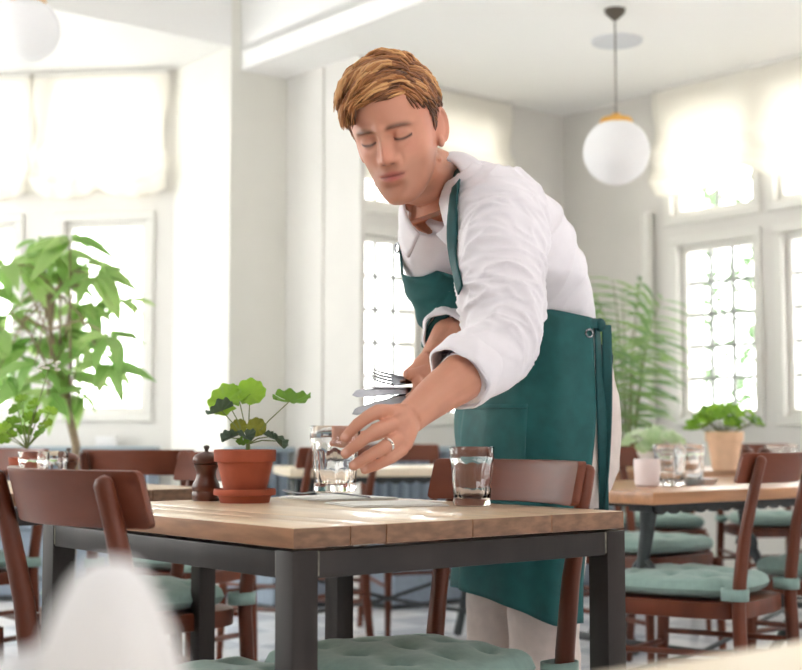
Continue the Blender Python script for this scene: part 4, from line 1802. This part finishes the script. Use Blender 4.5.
base_c = [np.array(lin(c)) for c in [(140, 88, 48), (166, 110, 62), (112, 68, 38), (204, 152, 98), (84, 52, 32)]]
for k in range(6200):
    short = k >= 3600
    th = math.acos(1 - rnd.random() * 1.55)
    ph = rnd.uniform(-PI, PI)
    p = scalp_pt(th, ph, 1.0)
    if not hair_ok(p):
        continue
    nrm = Vector((p.x - CE.x, p.y - CE.y, p.z - CE.z))
    nrm = Vector((nrm.x / CR.x ** 2, nrm.y / CR.y ** 2, nrm.z / CR.z ** 2)).normalized()
    top = max(0, min(1, (p.z - .060) / .035))
    frontness = max(0, min(1, (.02 - p.y) / .07))
    side = 1 if p.x > .030 else -1
    if top > 0 and p.x + rnd.uniform(-.012, .012) < .044:
        flow = Vector((-.75, -.35 - .55 * frontness, .05))
        L = .030 + .026 * frontness * top + rnd.uniform(0, .008)
        lift = .007 + .013 * frontness * top + .005 * top
    elif top > 0:
        flow = Vector((.45, .35, -.7))
        L = .030
        lift = .007
    else:
        flow = Vector((.05 * side, .45, -.9))
        L = .020 + rnd.uniform(0, .006)
        lift = .0035 if p.z < .04 else .006
    cl_n = noise.noise(p * 70 + Vector((5, 2, 1)))
    cl_m = noise.noise(p * 42 + Vector((1, 9, 4)))
    if short:
        L, lift = .014, .0022
    else:
        lift *= 1 + .75 * cl_n
        flow = flow + Vector((.0, .55 * cl_m, .45 * cl_m * top))
        if top > .2 and frontness > .75 and p.x < .02:
            L += .005
            lift += .005 * (1 + cl_m)
    pts = []
    q = p.copy()
    n = 6
    for i in range(n):
        t = i / (n - 1)
        rr = q - CE
        s_ = math.sqrt((rr.x / CR.x) ** 2 + (rr.y / CR.y) ** 2 + (rr.z / CR.z) ** 2)
        qs = CE + rr / s_
        nn = Vector((rr.x / CR.x ** 2, rr.y / CR.y ** 2, rr.z / CR.z ** 2)).normalized()
        off = .0025 + lift * math.sin(min(1, .12 + t * 1.1) * PI * .55) + rnd.uniform(-.0012, .0012)
        pts.append(qs + nn * off)
        fl_ = (flow - nn * flow.dot(nn)).normalized() + Vector((rnd.uniform(-.12, .12), rnd.uniform(-.12, .12), rnd.uniform(-.12, .12)))
        q = qs + fl_ * (L / (n - 1))
    pick = (cl_n + .35) * 2.2 + rnd.uniform(-.7, .7)
    colr = base_c[(4 if pick < -.3 else 2 if pick < .35 else 0 if pick < .95 else 1 if pick < 1.6 else 3) if top > 0 else rnd.choice([2, 2, 4, 0, 4])]
    add_lock(pts, rnd.uniform(.0019, .0032) if top > 0 else rnd.uniform(.0014, .0022), colr)
# undercap filling the volume
ncap0 = len(hair.v)
rows, cols_ = 26, 60
cappts = []
for i in range(rows):
    for j in range(cols_):
        th = i / (rows - 1) * 1.95
        ph = -PI + 2 * PI * j / cols_
        p = scalp_pt(th, ph, 1.0)
        top = max(0, min(1, (p.z - .06) / .035))
        fr_ = max(0, min(1, (.02 - p.y) / .07))
        k = 1.004 + .016 * top if hair_ok(p) else .93
        cappts.append(H(*scalp_pt(th, ph, k)))
fs = []
for i in range(rows - 1):
    for j in range(cols_):
        j2 = (j + 1) % cols_
        fs.append((i * cols_ + j, i * cols_ + j2, (i + 1) * cols_ + j2, (i + 1) * cols_ + j))
hair.add(cappts, fs)
hcols.extend([base_c[2]] * len(cappts))
hme = hair.mesh('hair', sharp=None)
set_col(hme, np.array(hcols))
hme.materials.append(M_HAIR)
o = link('hair', hme)
move_to(o, man, man_loc)

# ---- shirt
sh = MB()
loft(sh, cen, interp_half([(.135, .085, .085), (.148, .098, .100), (.158, .108, .112), (.170, .118, .120), (.172, .112, .118), (.100, .072, .085)], 24))
CUFF_T = .44
LC = LE.lerp(LW, CUFF_T)
sl = catmull([NECK + LH * .06 + Vector((0, 0, -.045)), LS + Vector((0, 0, -.005)), LS.lerp(LE, .5) + Vector((.006, 0, 0)), LE + Vector((.004, .004, .0)), LC], 20)
sh.tube(sl, [.060, .066, .074, .079, .081, .081, .080, .079, .077, .075, .073, .071, .069, .067, .065, .063, .060, .057, .054, .052], 24)
RC = RE.lerp(RW_, .35)
sr = catmull([NECK - LH * .06 + Vector((0, 0, -.045)), RS, RS.lerp(RE, .5), RE, RC], 16)
sh.tube(sr, [.060, .066, .072, .075, .075, .074, .072, .070, .068, .066, .064, .062, .058, .054, .051, .049], 20)
sme = remesh(sh, .0038, 7, .5)
co = coords(sme)
nr = normals(sme)
# arm coordinate for the sleeve folds
A_ = np.array(LS)
B_ = np.array(LE)
ab = B_ - A_
tt = np.clip(((co - A_) @ ab) / (ab @ ab), -.3, 1.4)
dist = np.linalg.norm(co - (A_ + tt[:, None] * ab), axis=1)
arm = np.exp(-(dist / .11) ** 4) * (tt > -.25) * np.clip((1.22 - tt) / .18, 0, 1)
ARM_D = (LE - LS).normalized()
ARM_A = Vector((0, 0, 1)).cross(ARM_D).normalized()
ARM_B = ARM_D.cross(ARM_A)
disp = np.zeros(len(co))
ax_ = np.array((NECK - PEL).normalized())
for i in range(len(co)):
    p = co[i]
    v = Vector(p)
    # diagonal pulls on the arm, softer ones on the back
    if arm[i] > .05:
        rel_ = Vector(p) - LS.lerp(LE, float(tt[i]))
        th_ = math.atan2(rel_.dot(ARM_B), rel_.dot(ARM_A))
        n0 = noise.noise(Vector((p[0] * 7, p[1] * 7, p[2] * 7 + 4)))
        w = Vector((tt[i] * 4.6 + .75 * math.sin(th_) + .9 * n0, .55 * math.cos(th_), .55 * math.sin(th_)))
        r1 = (1 - abs(noise.noise(w * 1.35 + Vector((3, 1, 7)))) * 2.0)
        r2 = (1 - abs(noise.noise(w * 2.9 + Vector((9, 4, 2)))) * 2.0)
        disp[i] += arm[i] * (.0110 * max(0, r1) ** 2.5 + .0055 * max(0, r2) ** 2 - .004 + .0035 * math.sin(tt[i] * 30 + 3 * th_) * max(0, tt[i] - .62))
    k = (1 - arm[i]) * (1.0 if tt[i] < 1.05 or dist[i] > .16 else .15)
    if k > .05:
        s_ = (Vector(p) - PEL).dot(Vector(ax_))
        w = Vector((s_ * 9, p[0] * 5 + p[1] * 2, p[2] * 2))
        disp[i] += k * (.0075 * max(0, 1 - 2 * abs(noise.noise(w * 1.4))) ** 2.5 - .002 + .004 * noise.noise(v * 14))
co += nr * disp[:, None]
# tuck the shirt inside the apron waist
cw = np.array((.286, 2.878))
qf = (co[:, :2] - cw) @ np.array((F.x, F.y)) / .138
ql = (co[:, :2] - cw) @ np.array((LH.x, LH.y)) / .176
nn_ = np.sqrt(qf ** 2 + ql ** 2)
wt_r = np.ones(len(co))
for pa_, pb_ in ((RS, RE), (RE, RW_)):
    a_, ab_ = np.array(pa_), np.array(pb_ - pa_)
    t_r = np.clip(((co - a_) @ ab_) / (ab_ @ ab_), 0, 1)
    wt_r *= np.linalg.norm(co - (a_ + t_r[:, None] * ab_), axis=1) > .095
wt = wt_r * np.clip((1.190 - co[:, 2]) / .085, 0, 1) ** 1.3 * (dist > .10) * np.maximum(np.clip((.55 - qf) / .2, 0, 1), np.clip((ql - .30) / .15, 0, 1))
sc_ = np.where(nn_ > .90, .90 / np.maximum(nn_, 1e-6), 1.0)
sc_ = 1 + (sc_ - 1) * wt
co[:, :2] = cw + (co[:, :2] - cw) * sc_[:, None]
set_coords(sme, co)
sme.materials.append(M_SHIRT)
shirt = link('shirt', sme)
move_to(shirt, man, man_loc)
bvh = BVHTree.FromPolygons([Vector(p) for p in co], [tuple(p.vertices) for p in sme.polygons])


def on_shirt(px, py, off=.004):
    d = (at(px, py, 2.0) - CAM).normalized()
    h = bvh.ray_cast(CAM, d)
    if h[0] is None:
        return None, None
    return h[0] + h[1] * off, h[1]


def part(mb, name, m, parent, **kw):
    o = mb.build(name, m, **kw)
    if parent is man:
        move_to(o, man, man_loc)
    else:
        o.parent = parent
    return o


# rolled cuffs
def cuff(axis_a, axis_b, r, w, parent):
    d = (axis_b - axis_a).normalized()
    a = Vector((0, 0, 1)).cross(d).normalized()
    b = d.cross(a)

    def fn(u, v):
        t = 2 * PI * u
        # profile: outer wall, lip, inner wall
        if v < .6:
            s, rr = v / .6, r
        elif v < .75:
            s, rr = 1.0, r - .004
        else:
            s, rr = 1 - (v - .75) / .25 * .6, r - .006
        rr += .0028 * math.sin(3 * t + 1) + .0018 * math.sin(7 * t + s * 4) + .003 * math.sin(PI * s)
        return axis_a + d * (w * s + .004 * math.sin(2 * t)) + (a * math.cos(t) + b * math.sin(t)) * rr
    mb = MB().grid(fn, 48, 22, wrap=True)
    return part(mb, 'rolled_cuff', M_SHIRT, parent, sharp=None)


cuff(LE.lerp(LW, CUFF_T - .17), LE.lerp(LW, CUFF_T + .10), .0565, .050, shirt)
cuff(RE.lerp(RW_, .24), RE.lerp(RW_, .48), .053, .045, shirt)


# collar: stand wrapped round the neck plus two points
def ribbon(pts_a, pts_b, th=.003):
    n = len(pts_a)
    mb = MB()
    mb.grid(lambda a, b: (Vector(pts_a[int(round(a * (n - 1)))]) * (1 - b) + Vector(pts_b[int(round(a * (n - 1)))]) * b), n, 5)
    return mb


CB = at(437, 196, 2.475)
cu_, cl_ = [], []
ndir = (H(0, .026, -.080) - (NECK + F * .005 + Vector((0, 0, -.02)))).normalized()
nx_ = (LH - ndir * LH.dot(ndir)).normalized()
nf_ = ndir.cross(nx_)
if nf_.dot(F) < 0:
    nf_ = -nf_
for k in range(61):
    a = PI / 2 + .30 + (2 * PI - .60) * k / 60
    c, s = math.cos(a), math.sin(a)
    fr_ = max(0, s) ** 3
    top = CB + nx_ * c * .066 + nf_ * s * (.068 + .012 * fr_) + ndir * (.014 - .012 * fr_)
    bot = CB + nx_ * c * (.100 + .012 * fr_) + nf_ * s * (.096 + .022 * fr_) + ndir * (-.020 - .012 * fr_) + nx_ * (math.copysign(.030, c) * fr_)
    cu_.append(top)
    cl_.append(bot)
col = ribbon(cu_, cl_)
co_ = part(col, 'collar', M_SHIRT, shirt, sharp=None)
sm = co_.modifiers.new('thickness', 'SOLIDIFY')
sm.thickness = .004

# ---- trousers
tro = MB()
hipc = SPINE[0]
tro.add([], [])
loft(tro, catmull([Vector((.300, 2.905, 1.04)), Vector((.302, 2.905, .93)), Vector((.298, 2.905, .82)), Vector((.288, 2.90, .74))], 10), interp_half([(.150, .10, .125), (.162, .11, .150), (.166, .11, .145), (.160, .10, .10)], 10))
for s in (-1, 1):
    hp = Vector((.285, 2.90, .86)) + LH * s * .085
    kn = Vector((.245, 2.90, .48)) + LH * s * .080 - F * .01
    an = Vector((.235, 2.93, .09)) + LH * s * .10 - F * .0
    tro.tube(catmull([hp, hp.lerp(kn, .5) + F * .01, kn, kn.lerp(an, .5) - F * .012, an], 16), [.088, .087, .085, .083, .081, .079, .077, .075, .073, .072, .071, .069, .067, .066, .065, .066], 20)
tme = remesh(tro, .006, 5, .5)
co = coords(tme)
nr = normals(tme)
dd = np.array([.006 * (.3 - abs(noise.noise(Vector((p[0] * 8, p[1] * 8, p[2] * 16))))) for p in co])
set_coords(tme, co + nr * dd[:, None])
tme.materials.append(M_TROUS)
tr_o = link('trousers', tme)
move_to(tr_o, man, man_loc)
for s in (-1, 1):
    an = Vector((.235, 2.93, 0)) + LH * s * .10
    m_ = MB()
    ctr = [an - F * .07, an - F * .02, an + F * .06, an + F * .13, an + F * .175, an + F * .19]
    half = [(.030, .001, .001)] * 6
    ww = [.028, .034, .037, .040, .032, .014]
    hh = [.07, .095, .08, .055, .04, .025]
    pts = []
    for i, c in enumerate(ctr):
        for k in range(14):
            a = 2 * PI * k / 14
            zz = hh[i] * (.5 + .5 * math.sin(a)) if math.sin(a) > -.6 else 0
            pts.append(Vector((c.x, c.y, 0)) + LH * (ww[i] * math.cos(a)) + Vector((0, 0, max(.0, zz))))
    fs = []
    for i in range(5):
        for k in range(14):
            k2 = (k + 1) % 14
            fs.append((i * 14 + k, i * 14 + k2, (i + 1) * 14 + k2, (i + 1) * 14 + k))
    fs += [tuple(reversed(range(14))), tuple(range(70, 84))]
    m_.add(pts, fs)
    part(m_, 'shoe', M_SHOE, man)
# navy cloth tucked at the back of the hip
hb = Vector((.288, 2.90, 1.035)) + LH * .135 - F * .075
m_ = MB()
m_.sphere(hb, (.018, .022, .030), 14, 10)
part(m_, 'hip_cloth', M_BELT, man)

# ---- apron
HEM = .505
WST = 1.100


def skirt(phi, zt):
    """phi from the front (0), + towards his left; zt 0 = waist, 1 = hem"""
    z = WST + (HEM - WST) * zt
    a = .172 + .008 * math.sin(PI * min(1, zt * 2))
    b = .138 + .012 * math.sin(PI * min(1, zt * 1.7)) + .008 * zt
    c = Vector((.298 - .026 * zt, 2.90, z))
    if zt < .25:                                   # follow the leaning waist
        k = (1 - zt / .25) ** 1.5
        c = c + Vector((-.012, -.022, 0)) * k
        a += .006 * k
        b += .002 * k
        c.z += .026 * k * math.cos(phi) + .014 * k
    fold = .009 * zt * math.sin(phi * 5 + 1.2) + .004 * zt * math.sin(phi * 9 + zt * 3) + .0035 * math.sin(phi * 3 - zt * 9) * (1 - zt) + .011 * noise.noise(Vector((phi * 2.6 + zt * 1.5, zt * 3.0 - phi * .8, 2.0))) * min(1, zt * 4 + .15)
    c.z += .055 * zt ** 3 * max(0, math.cos(phi + .35))
    rr = 1
    cs, sn = math.cos(phi), math.sin(phi)
    return c + F * ((b + fold) * math.copysign(abs(cs) ** .85, cs) * rr) + LH * ((a + fold) * math.copysign(abs(sn) ** .85, sn))


PH0, PH1 = -1.75, 1.62
ap = MB().grid(lambda a, b: skirt(PH0 + (PH1 - PH0) * a, b), 90, 60)
apron = part(ap, 'apron', M_APRON, man, sharp=None)
sm = apron.modifiers.new('thickness', 'SOLIDIFY')
sm.thickness = .003
sm.offset = 1


# bib: laid on the front of the shirt
def bib_pt(u, w):
    """u lateral -1..1, w 0 = waist, 1 = top edge"""
    s = .30 + .59 * w
    idx = s * 23
    i = int(idx)
    c = cen[i].lerp(cen[min(i + 1, 23)], idx - i)
    t = (cen[min(i + 1, 23)] - cen[max(i - 1, 0)]).normalized()
    x_ = (LH - t * LH.dot(t)).normalized()
    f_ = (F - t * F.dot(t))
    f_ = (f_ - x_ * f_.dot(x_)).normalized()
    hw = .118 * (1 - w) ** .8 + .100 * (1 - (1 - w) ** .8)
    p = c + x_ * (hw * u) + f_ * .4
    h = bvh.ray_cast(p, -f_)
    q = h[0] if h[0] is not None else c + f_ * .12
    # the cloth does not fall into the body: keep close to a flat hang
    d = (q - c).dot(f_)
    d = max(d + .004, .128 - .05 * abs(u) ** 3)
    return c + x_ * (hw * u) + f_ * (d + .007 + .003 * math.sin(u * 4 + w * 6))


bb = MB().grid(lambda a, b: bib_pt(a * 2 - 1, b), 40, 30)
bib = part(bb, 'bib', M_APRON, apron, sharp=None)
bib.parent = apron
sm = bib.modifiers.new('thickness', 'SOLIDIFY')
sm.thickness = .003
sm.offset = 0


def strap(points, w, m, name, parent, side=None):
    """flat band through points with normals"""
    pa, pb = [], []
    n = len(points)
    for i in range(n):
        t = (points[min(i + 1, n - 1)][0] - points[max(i - 1, 0)][0]).normalized()
        sd = t.cross(points[i][1]).normalized()
        pa.append(points[i][0] - sd * w / 2)
        pb.append(points[i][0] + sd * w / 2)
    mb = ribbon(pa, pb)
    o = part(mb, name, m, parent, sharp=None)
    sm = o.modifiers.new('thickness', 'SOLIDIFY')
    sm.thickness = .003
    sm.offset = 0
    return o


def px_strap(pxs, w, name, extra=None, n=22, off=.005):
    raw = []
    ctr = catmull([Vector((a, b, 0)) for a, b in pxs], n)
    for p in ctr:
        q, nn = on_shirt(p.x, p.y, off)
        if q is not None:
            raw.append((q, nn))
    # even out
    sm_ = []
    for i in range(len(raw)):
        lo_, hi_ = max(0, i - 2), min(len(raw), i + 3)
        q = sum((r[0] for r in raw[lo_:hi_]), Vector()) / (hi_ - lo_)
        nn = sum((r[1] for r in raw[lo_:hi_]), Vector()).normalized()
        sm_.append((q + nn * .003, nn))
    if extra:
        sm_ += extra
    return strap(sm_, w, M_APRON_EDGE, name, apron)


px_strap([(466, 296), (457, 262), (455, 230), (457, 200), (461, 172)], .023, 'neck_strap',
         [(at(464, 160, 2.52), Vector((0, -.3, 1)))])
# far strap: from the far bib corner up to the collar
fa_ = bib_pt(-.97, 1.0)
fb_ = fa_ + Vector((-.004, .0, .05))
strap([(fa_.lerp(fb_, k / 6), (F + LH * -.4).normalized()) for k in range(7)], .022, M_APRON_EDGE, 'neck_strap', apron)
m_ = MB()
rc = fb_ + F * .006
m_.tube([rc + (LH * math.cos(t) + Vector((0, 0, 1)) * math.sin(t)) * .009 for t in [2 * PI * k / 18 for k in range(18)]], .0022, 8, closed=True)
part(m_, 'ring', M_STEEL, apron)
rc = bib_pt(.93, .97) + F * .004
m_ = MB()
m_.tube([rc + (LH * math.cos(t) + Vector((0, 0, 1)) * math.sin(t)) * .008 for t in [2 * PI * k / 18 for k in range(18)]], .002, 8, closed=True)
part(m_, 'ring', M_STEEL, apron)


# pocket
def off_skirt(phi, zt, d):
    p = skirt(phi, zt)
    c = Vector((.28, 2.895, p.z))
    return p + (p - c).normalized() * d


pk = MB().grid(lambda a, b: off_skirt(-.20 + .95 * a, .27 + .23 * b, .006), 24, 16)
pocket = part(pk, 'pocket', M_APRON, apron, sharp=None)
sm = pocket.modifiers.new('thickness', 'SOLIDIFY')
sm.thickness = .003
sm.offset = 0
for k in range(1):
    st = MB().tube([off_skirt(-.20 + .95 * i / 20, .285, .0085) for i in range(21)], .0012, 6)
    part(st, 'pocket_seam', M_APRON_EDGE, pocket)
# waist ties hanging at the back edge
k0 = skirt(PH1 - .02, .02)
for i in range(2):
    top = k0 - F * (.030 + .010 * i) - LH * (.016 - .004 * i)
    pts = []
    for j in range(26):
        t = j / 25
        L_ = (.60, .52)[i]
        p = top + Vector((.010 * math.sin(t * 3 + i), .006 * math.sin(t * 5), -L_ * t))
        pts.append((p, Vector((math.cos(t * 4 + i), -math.sin(t * 4 + i) - .6, 0)).normalized()))
    strap(pts, .020, M_APRON_EDGE, 'waist_tie', apron)
strap([(k0 + (-F * .032 - LH * .012) * (j / 8) + Vector((0, 0, .002)), (LH - F * .3 * (j / 8)).normalized()) for j in range(9)], .020, M_APRON_EDGE, 'waist_band', apron)
m_ = MB().sphere(k0 - F * .034 - LH * .012, (.012, .012, .014), 12, 8)
part(m_, 'tie_knot', M_APRON_EDGE, apron)
m_ = MB()
rc = skirt(PH1 - .06, .05) + (LH - F * .3) * .006
m_.tube([rc + (F * math.cos(t) + Vector((0, 0, 1)) * math.sin(t)) * .008 for t in [2 * PI * k / 18 for k in range(18)]], .002, 8, closed=True)
part(m_, 'eyelet', M_STEEL, apron)

# ---- cutlery in his right hand
FWD = Vector((0, -1, 0))
h1 = AX0 + axd * .03
lay('fork', FORK, 'steel fork with four tines pointing up in the right hand of the man', h1 + up_ * .004, at(370, 375, 2.40), .19, (.15, -1, .55), 'fork')
lay('table_knife', KNIFE, 'thin edge-on table knife under the fork in the right hand', h1 + up_ * .001, at(363, 387, 2.405), .215, (0, -.15, 1), 'knife')
lay('table_knife', KNIFE, 'middle table knife with bright broad blade in the right hand', h1 - up_ * .003, at(352, 395, 2.395), .215, (0, -1, .2), 'knife')
lay('table_knife', KNIFE, 'lowest table knife reflecting the teal apron in the right hand', h1 - up_ * .010, at(352, 414, 2.385), .215, (0, -1, .35), 'knife')
lay('fork', FORK, 'steel fork half hidden behind the lowest knife in the right hand', h1 - up_ * .008, at(378, 409, 2.43), .19, (0, -1, .4), 'fork')
